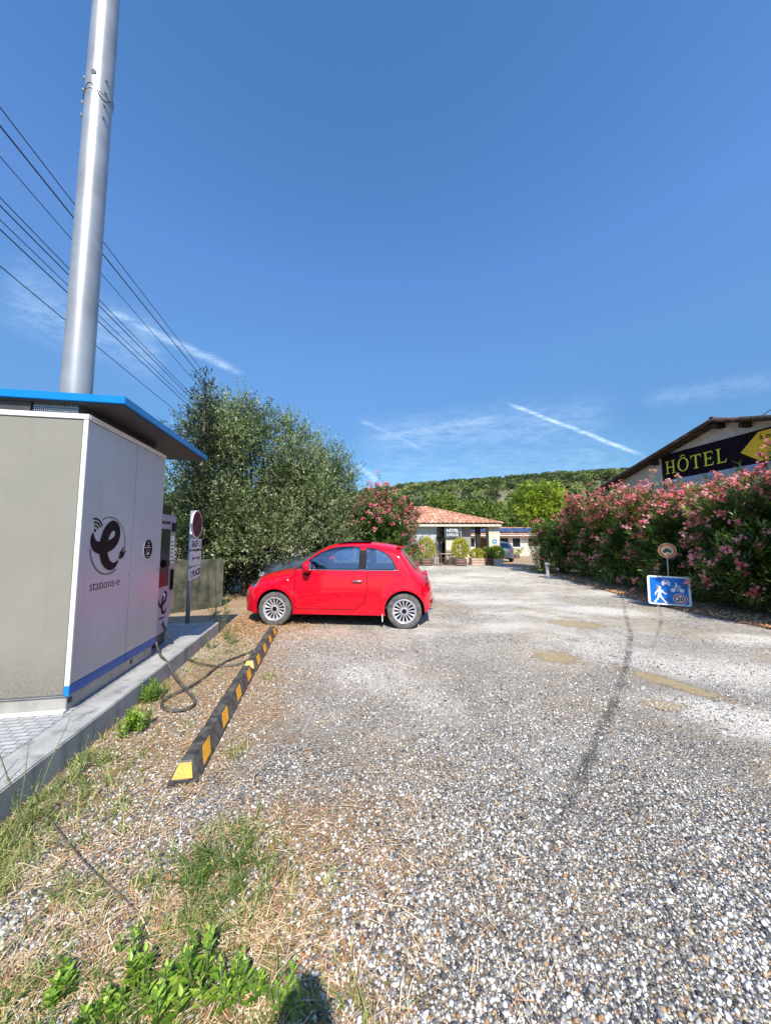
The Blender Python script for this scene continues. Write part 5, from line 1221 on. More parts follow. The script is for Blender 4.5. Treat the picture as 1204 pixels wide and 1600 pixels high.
def make_car(label, loc, rz, car, paint, side_wins, detail=True, ws=None, rw=None, glass='carglass', cat='car'):
    t = thing('parked_car', label, cat, loc, rz)
    bm = car.body(); big = 1.5
    # windows
    gl = []
    for nm, poly in side_wins:
        outer = [(p[0], p[1]) for p in poly]
        fs = cut(bm, outer, (0, 2), -big, big); fs = [f for f in fs if abs(f.calc_center_median().y) > .3]
        for sd in (-1, 1):
            g = [f for f in fs if f.is_valid and f.calc_center_median().y * sd > 0]
            gl.append(lift(bm, g, nm, M[glass], t))
    if ws: fs = cut(bm, ws, (0, 1), .6, 2); lift(bm, [f for f in fs if f.calc_center_median().z > .8], 'windscreen', M[glass], t)
    if rw: fs = cut(bm, rw, (0, 1), .6, 2); lift(bm, [f for f in fs if f.calc_center_median().z > .9], 'rear_window', M[glass], t)
    for xc in car.xw:
        ra = car.r + .045; poly = [(xc + ra * math.cos(2 * math.pi * k / 28), car.r + .012 + ra * math.sin(2 * math.pi * k / 28)) for k in range(28)]
        fs = cut(bm, poly, (0, 2), -big, big); bmesh.ops.delete(bm, geom=fs, context='FACES')
        # anything of the sill left under the opening
        dl = [f for f in bm.faces if abs(f.calc_center_median().x - xc) < ra * .9 and f.calc_center_median().z < car.r]; bmesh.ops.delete(bm, geom=dl, context='FACES')
    if detail:
        dz = car.belt - .012
        out = [(1.12, dz), (2.400, dz), (2.425, .66), (2.36, .42), (2.20, .30), (1.17, .30), (1.115, .36), (1.11, .66)]
        inn = [(1.128, dz + .001), (2.392, dz + .001), (2.416, .66), (2.353, .424), (2.197, .308), (1.174, .308), (1.124, .364), (1.119, .66)]
        fo = cut(bm, out, (0, 2), -big, big); fi = cut(bm, inn, (0, 2), -big, big)
        for sd in (-1, 1):
            g = [f for f in fi if f.is_valid and f.calc_center_median().y * sd > 0]
            door = lift(bm, g, 'door', M[paint], t)
            if sd == -1: keep = door
        n = len(out)
        def ins(m): 
            P_ = out if sum(out[i][0] * out[(i + 1) % n][1] - out[(i + 1) % n][0] * out[i][1] for i in range(n)) > 0 else out[::-1]
            return all((P_[(i + 1) % n][0] - P_[i][0]) * (m.z - P_[i][1]) - (P_[(i + 1) % n][1] - P_[i][1]) * (m.x - P_[i][0]) > -1e-6 for i in range(n))
        dl = [f for f in bm.faces if ins(f.calc_center_median()) and abs(f.calc_center_median().y) > .3 and f.calc_center_median().z < dz]; bmesh.ops.delete(bm, geom=dl, context='FACES')
    me = bpy.data.meshes.new('body'); bm.to_mesh(me); bm.free(); body = link('body', me, M[paint], t, True)
    # dark lining inside, floor and wheel housings
    bm = B(); L = car.L
    x0, x1 = car.xw[0] + car.r + .06, car.xw[1] - car.r - .06
    box(bm, x0, x1, -car.W + .07, car.W - .07, car.zb + .02, car.zb + .10); box(bm, .25, x0 - .004, -.50, .50, car.zb + .03, .62); box(bm, x1 + .004, L - .22, -.48, .48, car.zb + .05, .60)
    obj('underbody', bm, M['trim'], t)
    for xc in car.xw:
        for sd in (-1, 1):
            bm = B(); n = 18; ra = car.r + .055; rows = []
            for yy in (.50, car.W - .035):
                rows.append([bm.verts.new((xc + ra * math.cos(math.pi * (k / n * 1.2 - .1)), yy * sd, car.r + ra * math.sin(math.pi * (k / n * 1.2 - .1)))) for k in range(n + 1)])
            for k in range(n): bm.faces.new((rows[0][k], rows[0][k + 1], rows[1][k + 1], rows[1][k]))
            bm.faces.new(rows[0]); obj('wheel_housing', bm, M['trim'], t)
            wheel(t, xc, sd * (car.W - .085), car.r, 1 if sd < 0 else -1)
    bz = car.belt - .07
    cb = B()
    for sd in (-1, 1): box(cb, x0, x1 + .25, sd * (car.W - .11) - .01, sd * (car.W - .11) + .01, car.zb + .11, bz)
    box(cb, x1 - .1, L - .42, -car.W + .14, car.W - .14, .62, .80); obj('cabin_lining', cb, M['cabin'], t)
    cx = x0 + .12
    bm = B(); box(bm, cx - .15, cx + .18, -.62, .62, .62, bz + .03); obj('dashboard', bm, M['ivory'] if detail else M['cabin'], t, bevel=.03)
    bm = B(); k = 24; T_ = Matrix.Translation((cx + .34, -.33, .86)) @ Matrix.Rotation(R(68), 4, 'Y')
    pts = [T_ @ Vector((.17 * math.cos(2 * math.pi * i / k), .17 * math.sin(2 * math.pi * i / k), 0)) for i in range(k + 1)]; tube(bm, pts, .014, 6, False); tube(bm, [T_ @ Vector((-.16, 0, 0)), T_ @ Vector((.16, 0, 0))], .016, 6)
    obj('steering_wheel', bm, M['cabin'], t)
    for (sx, sy) in ((cx + .95, -.34), (cx + .95, .34)):
        bm = B(); Tm = Matrix.Translation((sx, sy, .55)) @ Matrix.Rotation(R(14), 4, 'Y'); box(bm, -.06, .08, -.22, .22, 0, .56, Tm); box(bm, -.50, .0, -.23, .23, -.08, .06, Matrix.Translation((sx, sy, .55)))
        s_ = obj('front_seat', bm, M['seatf'], t, bevel=.05, auto=True)
        bm = B(); box(bm, -.03, .06, -.13, .13, .60, .78, Tm); obj('headrest', bm, M['seatf'], s_, bevel=.035, auto=True)
    bm = B(); box(bm, cx + 1.62, cx + 1.75, -.56, .56, .5, 1.02); box(bm, cx + 1.2, cx + 1.61, -.56, .56, .42, .58); obj('rear_seat', bm, M['seatf'], t, bevel=.04, auto=True)
    def on(x, z, o=.004, sd=-1): return Vector((x, sd * (car.S(x, z) + o), z))
    if detail:
        # chrome belt line and window surrounds
        for sd in (-1, 1):
            bm = B(); tube(bm, [on(x, car.belt + .002, .004, sd) for x in np.linspace(1.06, 2.96, 24)], .008, 6); obj('belt_strip', bm, M['chrome'], t, smooth=True)
            for nm, poly in side_wins:
                P_ = [];
                for i in range(len(poly)):
                    a, b = poly[i], poly[(i + 1) % len(poly)]
                    for q in range(5): x, z = a[0] + (b[0] - a[0]) * q / 5, a[1] + (b[1] - a[1]) * q / 5; P_.append(on(x, z, .000, sd))
                bm = B(); tube(bm, P_ + [P_[0]], .0085, 5, False); obj('window_seal', bm, M['trim'], t, smooth=True)
        bm = B(); 
        for i in range(2):
            pass
        # black B pillar cover between the two panes
        a = side_wins[0][1]; b = side_wins[1][1]
        for sd in (-1, 1):
            bm = B(); zz = np.linspace(car.belt + .014, 1.376, 8)
            q = [[bm.verts.new(on(x, z, .0035, sd)) for x in (2.262, 2.378)] for z in zz]
            for r0, r1 in zip(q, q[1:]): bm.faces.new((r0[0], r0[1], r1[1], r1[0]))
            obj('pillar_cover', bm, M['trim'], t, smooth=True)
            # corner of the door mirror
            bm = B(); q = [bm.verts.new(on(x, z, .003, sd)) for x, z in ((1.09, 1.0), (1.33, 1.0), (1.33, 1.13), (1.20, 1.055))]; bm.faces.new(q); obj('mirror_base', bm, M['trim'], t)
            c = on(1.36, 1.045, .12, sd); bm = B(); ball(bm, c, .125, .66, .95, .85, 3); bmesh.ops.bisect_plane(bm, geom=bm.verts[:] + bm.edges[:] + bm.faces[:], plane_co=c + Vector((.055, 0, 0)), plane_no=(1, 0, 0), clear_outer=True)
            mi = obj('door_mirror', bm, M[paint], t, smooth=True)
            bm = B(); lathe(bm, [(.075, -.004), (.075, .002)], 20, Matrix.Translation(c + Vector((.054, 0, 0))) @ Matrix.Rotation(R(90), 4, 'Y')); obj('mirror_glass', bm, M['chrome'], mi)
            p0 = on(1.33, .92, .0, sd); bm = B(); tube(bm, [p0, p0 + Vector((.02, sd * .06, .03)), c + Vector((0, 0, -.06))], [.045, .04, .05], 10); obj('mirror_stalk', bm, M['trim'], mi, smooth=True)
            # chrome handle
            bm = B(); tube(bm, [on(2.14, .795, .002, sd), on(2.17, .798, .035, sd), on(2.31, .802, .035, sd), on(2.34, .800, .002, sd)], [.010, .013, .013, .010], 8); ho = obj('door_handle', bm, M['chrome'], t, smooth=True)
            bm = B(); ball(bm, on(2.24, .788, -.020, sd), .05, 1.2, .6, .6, 2); obj('handle_recess', bm, M[paint], ho, smooth=True)
            # raised lower door moulding
            bm = B(); tube(bm, [on(x, .365 + (.05 * max(0, (x - 2.07) / .25) ** 2), .0, sd) for x in np.linspace(1.18, 2.32, 22)], [.002] + [.0075] * 20 + [.002], 6); obj('door_moulding', bm, M[paint], t, smooth=True)
            # side repeater, mud flap
            bm = B(); ball(bm, on(.985, .80, 0, sd), .022, 1.1, .4, .7, 2); obj('side_repeater', bm, M['lamp'], t, smooth=True)
            bm = B(); box(bm, 2.672, 2.684, sd * (car.W - .15) - .0, sd * (car.W - .012), .11, .33); obj('mud_flap', bm, M['signwhite'], t)
            # lamps
            def patch(nm, mt, x, z, rx, rz_, o=.004, bulge=.02, par=t, nn=20):
                bm = B(); rows = []; 
                for j in range(6):
                    k_ = j / 5; rows.append([bm.verts.new(on(x + rx * k_ * math.cos(a), z + rz_ * k_ * math.sin(a), o + bulge * (1 - k_ ** 2), sd)) for a in np.linspace(0, 2 * math.pi, nn, endpoint=False)] if j else [bm.verts.new(on(x, z, o + bulge, sd))])
                for i in range(nn): bm.faces.new((rows[0][0], rows[1][i], rows[1][(i + 1) % nn]))
                for r0, r1 in zip(rows[1:], rows[2:]):
                    for i in range(nn): bm.faces.new((r0[i], r0[(i + 1) % nn], r1[(i + 1) % nn], r1[i]))
                return obj(nm, bm, M[mt], par, smooth=True)
            hl = patch('headlight', 'lamp', .30, .735, .085, .082, .002, .004); patch('headlight_lens', 'carglass', .30, .735, .080, .077, .008, .025, hl); patch('bulb_housing', 'chrome', .30, .735, .045, .045, .006, .012, hl)
            fl = patch('driving_lamp', 'lamp', .17, .555, .045, .052, .003, .004); patch('lamp_lens', 'chrome', .17, .555, .036, .043, .007, .012, fl)
            tl = patch('tail_light', 'tail', 3.43, .82, .045, .115, .003, .022); 
            bm = B(); tube(bm, [on(3.385 + .03 * math.sin(a), .82 + .12 * math.cos(a), .004, sd) for a in np.linspace(.3, 2.8, 14)], .006, 5); obj('tail_light_surround', bm, M['chrome'], tl)
        bm = B(); tube(bm, [(2.72, 0.05, 1.465), (2.80, .05, 1.52), (2.95, .05, 1.60)], [.009, .005, .003], 6); obj('aerial', bm, M['trim'], t)
        bm = B(); box(bm, -.005, .05, -.30, .30, .30, .38); obj('lower_grille', bm, M['trim'], t)
        bm = B(); box(bm, 3.545, 3.585, -.42, .42, .36, .42); obj('bumper_strip', bm, M['chrome'], t, bevel=.01)
        bm = B(); tube(bm, [(3.40, -.35, .245), (3.56, -.35, .245)], .028, 12); obj('exhaust', bm, M['chrome'], t)
        bm = B(); pts = [(x, 0, car.T(x) + .003) for x in (2.86, 2.93)]; box(bm, 2.90, 3.06, -.50, .50, car.T(2.95) - .015, car.T(2.93) + .004); obj('roof_spoiler', bm, M[paint], t, bevel=.012)
        bm = B()
        v = [[bm.verts.new((x, y, car.T(x) + .0045 - .05 * abs(y) ** 3)) for x in np.linspace(1.78, 2.42, 8)] for y in np.linspace(-.42, .42, 9)]
        for r0, r1 in zip(v, v[1:]):
            for i in range(7): bm.faces.new((r0[i], r0[i + 1], r1[i + 1], r1[i]))
        obj('sunroof', bm, M['screen'], t, smooth=True)
    else:
        for sd in (-1, 1):
            bm = B(); ball(bm, on(car.xw[0] + .68, car.belt + .06, .10, sd), .1, .6, .95, .75, 2); obj('door_mirror', bm, M[paint], t, smooth=True)
            bm = B(); ball(bm, on(car.L - .14, .78, -.02, sd), .1, .9, .5, 1.5, 2); obj('tail_light', bm, M['tail'], t, smooth=True)
            bm = B(); ball(bm, on(.22, .66, -.03, sd), .1, 1.5, .6, .9, 2); obj('headlight', bm, M['lamp'], t, smooth=True)
            bm = B(); tube(bm, [on(1.9, .78, .02, sd), on(2.05, .78, .02, sd)], .012, 6); obj('door_handle', bm, M['trim'], t)
    return t
FT = [(0, .54), (.03, .635), (.08, .705), (.15, .765), (.25, .825), (.4, .880), (.6, .928), (.8, .962), (.98, .990), (1.05, 1.015), (1.15, 1.10), (1.3, 1.228), (1.45, 1.342), (1.58, 1.418), (1.72, 1.455), (1.9, 1.475), (2.1, 1.484), (2.3, 1.488), (2.5, 1.480), (2.7, 1.455), (2.85, 1.425), (2.95, 1.385), (3.0, 1.34), (3.1, 1.21), (3.22, 1.055), (3.30, .965), (3.38, .90), (3.46, .83), (3.52, .72), (3.555, .60), (3.57, .46)]
hatch = Car(FT, belt=.985)
wins = [('side_window', [(1.13, 1.0), (2.265, 1.0), (2.265, 1.378), (2.08, 1.392), (1.90, 1.388), (1.72, 1.358), (1.54, 1.280), (1.34, 1.142)]),
        ('quarter_window', [(2.375, 1.0), (2.92, 1.0), (2.885, 1.09), (2.825, 1.19), (2.73, 1.275), (2.61, 1.335), (2.48, 1.362), (2.375, 1.373)])]
WS = [(1.10, -.56), (1.64, -.47), (1.64, .47), (1.10, .56)]; RWN = [(3.005, -.43), (3.255, -.52), (3.255, .52), (3.005, .43)]
rzc = R(-5.52); cr, sr = math.cos(rzc), math.sin(rzc)
fx, fy = -1.969, 6.258
loc = (fx - sr * .80 - cr * .755, fy + cr * .80 - sr * .755, 0)
make_car('small glossy red three door car parked side on, nose under the olive', loc, rzc, hatch, 'red', wins, True, WS, RWN)
# second car, parked beyond the red one
GT = [(0, .58), (.04, .76), (.12, .90), (.3, 1.00), (.55, 1.06), (.85, 1.09), (1.1, 1.11), (1.2, 1.13), (1.4, 1.23), (1.65, 1.35), (1.9, 1.44), (2.1, 1.485), (2.5, 1.505), (2.9, 1.485), (3.3, 1.43), (3.55, 1.36), (3.75, 1.16), (3.9, .98), (4.0, .86), (4.06, .62), (4.08, .48)]
sed = Car(GT, W=.85, xw=(.82, 3.36), r=.31, belt=1.01, L=4.08, plan=(1.5, 5, 3.2, 4))
winsG = [('side_window', [(1.42, 1.04), (2.45, 1.04), (2.45, 1.40), (2.1, 1.37), (1.75, 1.24)]), ('quarter_window', [(2.53, 1.04), (3.50, 1.04), (3.38, 1.25), (3.2, 1.34), (2.53, 1.40)])]
WSG = [(1.22, -.6), (1.98, -.50), (1.98, .50), (1.22, .6)]; RWG = [(3.58, -.45), (3.88, -.55), (3.88, .55), (3.58, .45)]
loc2 = (loc[0] - sr * 2.15 - .72, loc[1] + 2.15 * cr, 0)
make_car('dark grey car parked just beyond the red one, only its bonnet and roof showing', loc2, rzc + R(1), sed, 'greycar', winsG, False, WSG, RWG)
make_car('silver grey hatchback parked beside the right pillar of the reception', (7.98, 28.2, 0), R(-86), sed, 'silvercar', winsG, False, WSG, RWG, 'darkglass')

# ================================================================== PLANTERS, CHAIRS, POTS
def leafy_plant(parent, m, c, rx, rz, n, L, W, up=.7, lo=0.1):
    d = rdir(n); P = np.array(c) + d * np.array([rx, rx, rz]) * (rng.uniform(0.35, 1, (n, 1)) ** .5)
    D = unit(d * .7 + np.array([0, 0, up]) + .5 * rdir(n))
    return np_mesh('foliage', leaves(P, D, rng.uniform(.7, 1.2, n) * L, W), 4, M[m], np.repeat(np.clip(rng.uniform(lo, 1, n), 0, 1), 4), parent=parent)
def barrel_planter(label, x, y, m, fr, fz, hz, n=1500, rb=.40, hb=.42, L=.14, W=.05):
    t = thing('barrel_planter', label, 'planter', (x, y, 0), group='wooden planters in front of the reception')
    bm = B(); lathe(bm, [(rb * .85, 0), (rb, hb * .5), (rb * .93, hb), (rb * .86, hb), (rb * .84, hb - .05)], 20); obj('barrel', bm, M['barrel'], t)
    bm = B()
    for z in (.08, hb * .62, hb - .04): lathe(bm, [(rb * 1.01, z - .02), (rb * 1.015, z + .02)], 20)
    obj('hoops', bm, M['hoop'], t)
    leafy_plant(t, m, (0, 0, hz), fr, fz, n, L, W)
    bm = B()
    for k in range(5): a = k * 1.3; tube(bm, [(0.05 * math.cos(a), .05 * math.sin(a), hb - .06), (fr * .5 * math.cos(a), fr * .5 * math.sin(a), hz)], .012, 5)
    obj('stems', bm, M['stem'], t)
barrel_planter('barrel with a tall yellow green bush in front of the roller shutter', 2.52, 21.3, 'yellowleaf', .50, .68, 1.02)
barrel_planter('barrel with the tallest yellow bush in front of the pillar with the name board', 4.55, 21.2, 'yellowleaf', .50, .66, 1.0, 1700)
barrel_planter('barrel with a low reddish green plant beside the car tail', 1.75, 21.4, 'bright', .42, .32, .68, 700)
def box_planter(label, x, y, w, h, mb, m, fr, fz, hz, n):
    t = thing('box_planter', label, 'planter', (x, y, 0), R(8), group='square planters in front of the porch')
    bm = B(); 
    for k in range(3): box(bm, -w / 2 + .004 * (k % 2), w / 2 - .004 * (k % 2), -.28, .28, .01 + k * h / 3, (k + 1) * h / 3 - .012)
    obj('box', bm, M[mb], t, bevel=.006)
    leafy_plant(t, m, (0, 0, hz), fr, fz, n, .13, .055)
    bm = B()
    for k in range(5): a = k * 1.3; tube(bm, [(0.05 * math.cos(a), .05 * math.sin(a), h - .06), (fr * .5 * math.cos(a), fr * .4 * math.sin(a), hz)], .01, 5)
    obj('stems', bm, M['stem'], t)
box_planter('reddish box planter with a yellow leaved plant beside the timber post', 5.65, 21.6, .85, .46, 'palewood', 'yellowleaf', .42, .34, .68, 700)
box_planter('dark box planter with dark green leaves between the yellow plant and right pillar', 6.45, 21.9, .60, .44, 'barrel', 'oleander', .40, .38, .72, 700)
box_planter('cream box planter with a round green bush at the right pillar', 6.98, 21.9, .60, .38, 'cream', 'bright', .46, .42, .72, 1300)
barrel_planter('small barrel of yellow flowers beside the silver car, far back', 11.3, 30.2, 'yellowleaf', .48, .26, .55, 500, rb=.33, hb=.34)
def chair(x, y, rz, lab):
    t = thing('garden_chair', lab, 'chair', (x, y, 0), rz, 'wooden garden seats by the reception')
    bm = B(); 
    for k in range(5): box(bm, -.22, .22, -.22 + k * .09, -.145 + k * .09, .43, .45)
    obj('seat', bm, M['palewood'], t)
    bm = B()
    for k in range(4): box(bm, -.21, .21, .21, .23, .52 + k * .1, .59 + k * .1)
    obj('backrest', bm, M['wood'], t)
    for sx in (-.2, .2):
        for sy in (-.2, .2):
            bm = B(); box(bm, sx - .018, sx + .018, sy - .018, sy + .018, 0, .428 if sy < 0 else .92); obj('leg', bm, M['wood'], t)
chair(3.25, 21.5, R(20), 'wooden chair left of the garden table by the roller shutter')
chair(3.95, 21.8, R(-30), 'wooden chair behind the garden table, close to the tallest bush')
def table():
    t = thing('garden_table', 'small wooden table between the two garden chairs', 'table', (3.62, 21.2, 0))
    bm = B()
    for k in range(5): box(bm, -.32, .32, -.26 + k * .105, -.165 + k * .105, .70, .72)
    obj('tabletop', bm, M['palewood'], t)
    for sx in (-.27, .27):
        for sy in (-.2, .2): bm = B(); box(bm, sx - .02, sx + .02, sy - .02, sy + .02, 0, .698); obj('leg', bm, M['wood'], t)
table()
def bollard_lamp():
    t = thing('bollard_lamp', 'short white garden lamp post at the foot of the far oleander', 'lamp', (6.62, 14.3, 0))
    bm = B(); lathe(bm, [(.075, 0), (.062, .05), (.055, .42), (.07, .44)], 16); obj('post', bm, M['plasticpost'], t, smooth=True)
    bm = B(); lathe(bm, [(.07, .442), (.075, .54)], 16); obj('lens', bm, M['lamp'], t, smooth=True)
    bm = B(); lathe(bm, [(.10, .542), (.09, .57), (.02, .60)], 16); obj('cap', bm, M['plasticpost'], t, smooth=True)
bollard_lamp()

# ================================================================== SIGNS BEFORE THE RIGHT HEDGE
def zone_sign():
    c = at(1044, 926, 7.9); t = thing('zone_sign', 'square blue pedestrian zone sign with a 20 limit leaning at the hedge', 'sign', (c.x, c.y, 0), R(-24))
    s_ = .78; z0 = .06; hgt = .64
    tilt = Matrix.Translation((0, 0, z0)) @ Matrix.Rotation(R(-7), 4, 'X') @ Matrix.Rotation(R(1.5), 4, 'Y')
    f = lambda a, b, o: tilt @ Vector((a - s_ / 2, -o, b))
    def rrect(x0, x1, y0, y1, r, n=5):
        out = []
        for cx, cy, a0 in ((x1 - r, y0 + r, -90), (x1 - r, y1 - r, 0), (x0 + r, y1 - r, 90), (x0 + r, y0 + r, 180)):
            for k in range(n + 1): a = R(a0 + 90 * k / n); out.append((cx + r * math.cos(a), cy + r * math.sin(a)))
        return out
    bm = B(); prism(bm, rrect(0, s_, 0, hgt, .05), 0, .025, f); pl = obj('plate', bm, M['signwhite'], t)
    bm = B(); prism(bm, rrect(.045, s_ - .045, .035, hgt - .035, .03), .0255, .0275, f); obj('blue_field', bm, M['signblue'], pl)
    bm = B(); o0, o1 = .0280, .0295
    disc(bm, .225, .375, .030, .034, o0, o1, f, 18)
    prism(bm, [(.195, .345), (.180, .20), (.235, .19), (.262, .335)], o0, o1, f)
    ribbon(bm, [(.205, .325), (.150, .265), (.130, .205)], [.03, .026, .02], o1 + .0003, o1 + .0006, f)
    ribbon(bm, [(.250, .325), (.295, .265), (.350, .235)], [.03, .026, .02], o1 + .0003, o1 + .0006, f)
    ribbon(bm, [(.200, .205), (.175, .125), (.120, .060)], [.045, .036, .03], o1 + .0007, o1 + .001, f)
    ribbon(bm, [(.218, .205), (.270, .130), (.315, .060)], [.045, .036, .03], o1 + .0007, o1 + .001, f)
    prism(bm, [(.105, .048), (.155, .048), (.155, .070), (.105, .070)], o0, o1, f); prism(bm, [(.300, .045), (.355, .055), (.350, .075), (.298, .068)], o0, o1, f)
    obj('walker_symbol', bm, M['signwhite'], pl)
    bm = B()
    prism(bm, [(.27, .455), (.415, .455), (.425, .50), (.405, .515), (.385, .555), (.305, .555), (.285, .515), (.262, .50)], o0, o1, f)
    prism(bm, [(.275, .425), (.305, .425), (.305, .453), (.275, .453)], o0, o1, f); prism(bm, [(.385, .425), (.415, .425), (.415, .453), (.385, .453)], o0, o1, f); vs = obj('vehicle_symbol', bm, M['signwhite'], pl)
    bm = B(); prism(bm, [(.305, .512), (.385, .512), (.374, .545), (.316, .545)], o1 + .0002, o1 + .001, f); disc(bm, .295, .482, .012, .012, o1 + .0002, o1 + .001, f, 10); disc(bm, .395, .482, .012, .012, o1 + .0002, o1 + .001, f, 10); obj('symbol_detail', bm, M['signblue'], vs)
    bm = B()
    for cx in (.465, .625): ring_flat(bm, cx, .335, .022, .042, o0, o1, f, 16); disc(bm, cx, .335, .0215, .0215, o0, o1 - .0005, f, 12)
    ribbon(bm, [(.465, .335), (.505, .395), (.585, .385), (.545, .325), (.505, .395)], [.012] * 5, o1 + .0002, o1 + .0006, f)
    ribbon(bm, [(.625, .335), (.585, .385), (.575, .415)], [.012] * 3, o1 + .0007, o1 + .001, f)
    ribbon(bm, [(.500, .400), (.530, .450), (.585, .410)], [.03, .035, .016], o1 + .0011, o1 + .0014, f); disc(bm, .528, .482, .018, .020, o0, o1, f, 14)
    obj('cyclist_symbol', bm, M['signwhite'], pl)
    bm = B(); disc(bm, .585, .150, .128, .118, o0, o1, f, 36); d20 = obj('limit_disc', bm, M['signwhite'], pl)
    bm = B(); ring_flat(bm, .585, .150, .085, .115, o1 + .0002, o1 + .001, f, 36, .92); obj('limit_ring', bm, M['signred'], d20)
    T = tilt @ Matrix.Translation((.585 - s_ / 2, -(o1 + .0012), .108)) @ Matrix.Rotation(R(90), 4, 'X')
    text('20', .125, M['blackvinyl'], d20, T, align='CENTER', weight=.004)
    for x in (-.2, .2):
        bm = B(); box(bm, x - .02, x + .02, .012, .05, -.1, .5); obj('stake', bm, M['galv'], t)
zone_sign()
def round_sign():
    c = at(1041, 860, 8.15); t = thing('round_sign', 'small faded round red ringed sign on a thin post above the blue sign', 'sign', (c.x, c.y, 0), R(-28))
    f = lambda a, b, o: Vector((a, -o, c.z + b))
    bm = B(); tube(bm, [(0, 0.0, -.1), (0, 0.0, c.z + .1)], .014, 8); obj('post', bm, M['galv'], t)
    bm = B(); disc(bm, 0, 0, .172, .172, .016, .026, f, 36); p = obj('plate', bm, M['signfade'], t)
    bm = B(); ring_flat(bm, 0, 0, .118, .158, .0265, .028, f, 36); obj('red_ring', bm, M['signorange'], p)
    bm = B(); prism(bm, [(-.075, -.035), (.075, -.035), (.085, .0), (.045, .012), (.02, .048), (-.035, .048), (-.055, .012), (-.08, .0)], .0265, .0275, f); disc(bm, -.045, -.04, .02, .02, .0277, .0285, f, 12); disc(bm, .05, -.04, .02, .02, .0277, .0285, f, 12); obj('vehicle_symbol', bm, M['slate'], p)
round_sign()

# ================================================================== GROUND COVER
def ico_base():
    bm = B(); bmesh.ops.create_icosphere(bm, subdivisions=1, radius=1); v = np.array([x.co[:] for x in bm.verts]); f = np.array([[q.index for q in p.verts] for p in bm.faces]); bm.free(); return v, f
def pebbles():
    v0, f0 = ico_base(); n = 185000
    # denser close to the viewer; thinned with distance
    Y = 0.95 + 4.6 * rng.uniform(0, 1, n) ** 1.75; X = (rng.uniform(-1.12, 1.18, n)) * (Y * 1.05 + 0.25)
    lx = (X - OX) * math.cos(A10) + (Y - OY) * math.sin(A10)
    keep = (lx > 0.30)
    mud = np.zeros(n, bool)
    for (cx, cy, r) in ((3.02, 3.78, .35), (2.2, 4.62, .28)): mud |= (np.hypot(X - cx, Y - cy) < r)
    keep &= ~mud
    comp = np.sin(X * 1.9 + 1.4 * np.sin(Y * 1.3)) * np.sin(Y * 1.7 + 1.1 * np.sin(X * 2.3 + 1)) + .5 * np.sin(X * 6.1 + Y * 3.3) * np.sin(Y * 5.2 - X * 2)
    keep &= rng.uniform(0, 1, n) < np.clip(.62 - .55 * comp, .16, 1)
    X, Y = X[keep], Y[keep]; n = len(X)
    s = np.exp(rng.normal(math.log(0.0045), 0.40, n)).clip(0.0024, 0.012)
    sc_ = np.stack([s * rng.uniform(.8, 1.5, n), s * rng.uniform(.7, 1.1, n), s * rng.uniform(.40, .75, n)], -1)
    a = rng.uniform(0, 6.283, n); tl = rng.normal(0, .35, n)
    V = v0[None] * (1 + rng.uniform(-.34, .30, (n, len(v0), 1))) * sc_[:, None]
    V = np.stack([V[..., 0] * np.cos(tl)[:, None] + V[..., 2] * np.sin(tl)[:, None], V[..., 1], -V[..., 0] * np.sin(tl)[:, None] + V[..., 2] * np.cos(tl)[:, None]], -1)
    ca, sa = np.cos(a)[:, None], np.sin(a)[:, None]
    V = np.stack([V[..., 0] * ca - V[..., 1] * sa, V[..., 0] * sa + V[..., 1] * ca, V[..., 2]], -1)
    V[..., 0] += X[:, None]; V[..., 1] += Y[:, None]; V[..., 2] += (sc_[:, 2] * .45)[:, None]
    Fc = (f0[None] + (np.arange(n) * len(v0))[:, None, None]).reshape(-1, 3)
    tint = np.repeat(rng.uniform(0, 1, n), len(v0))
    prop(np_mesh('gravel', V, 3, M['stone'], tint, faces=Fc), 'loose grey, white and tan gravel strewn over the forecourt', None, None, 'stuff')
pebbles()
def field(X, Y, spots):
    d = np.zeros_like(X)
    for (cx, cy, rx, ry, w) in spots: d = np.maximum(d, w * np.exp(-(((X - cx) / rx) ** 2 + ((Y - cy) / ry) ** 2) * 1.2))
    return d
def kx(y_): return OX + 0.28 * math.cos(A10) - (y_ - OY) * math.sin(A10) * 1.0
def kerb_x(Y): return OX + .285 - (Y - OY) * .176
def blade_strips(P, D, L, W, bend):
    """three-segment bent blades, two quads each"""
    n = len(P); up = np.array([0, 0, 1.0]); S = unit(np.cross(D, up + .2 * rdir(n)))
    L = L[:, None]; W = W[:, None]; m = P + D * L * .5; e = P + D * L * .85 + bend * L
    q1 = np.stack([P - S * W / 2, P + S * W / 2, m + S * W * .38, m - S * W * .38], 1)
    q2 = np.stack([m - S * W * .38, m + S * W * .38, e + S * W * .04, e - S * W * .04], 1)
    return np.concatenate([q1, q2], 0)
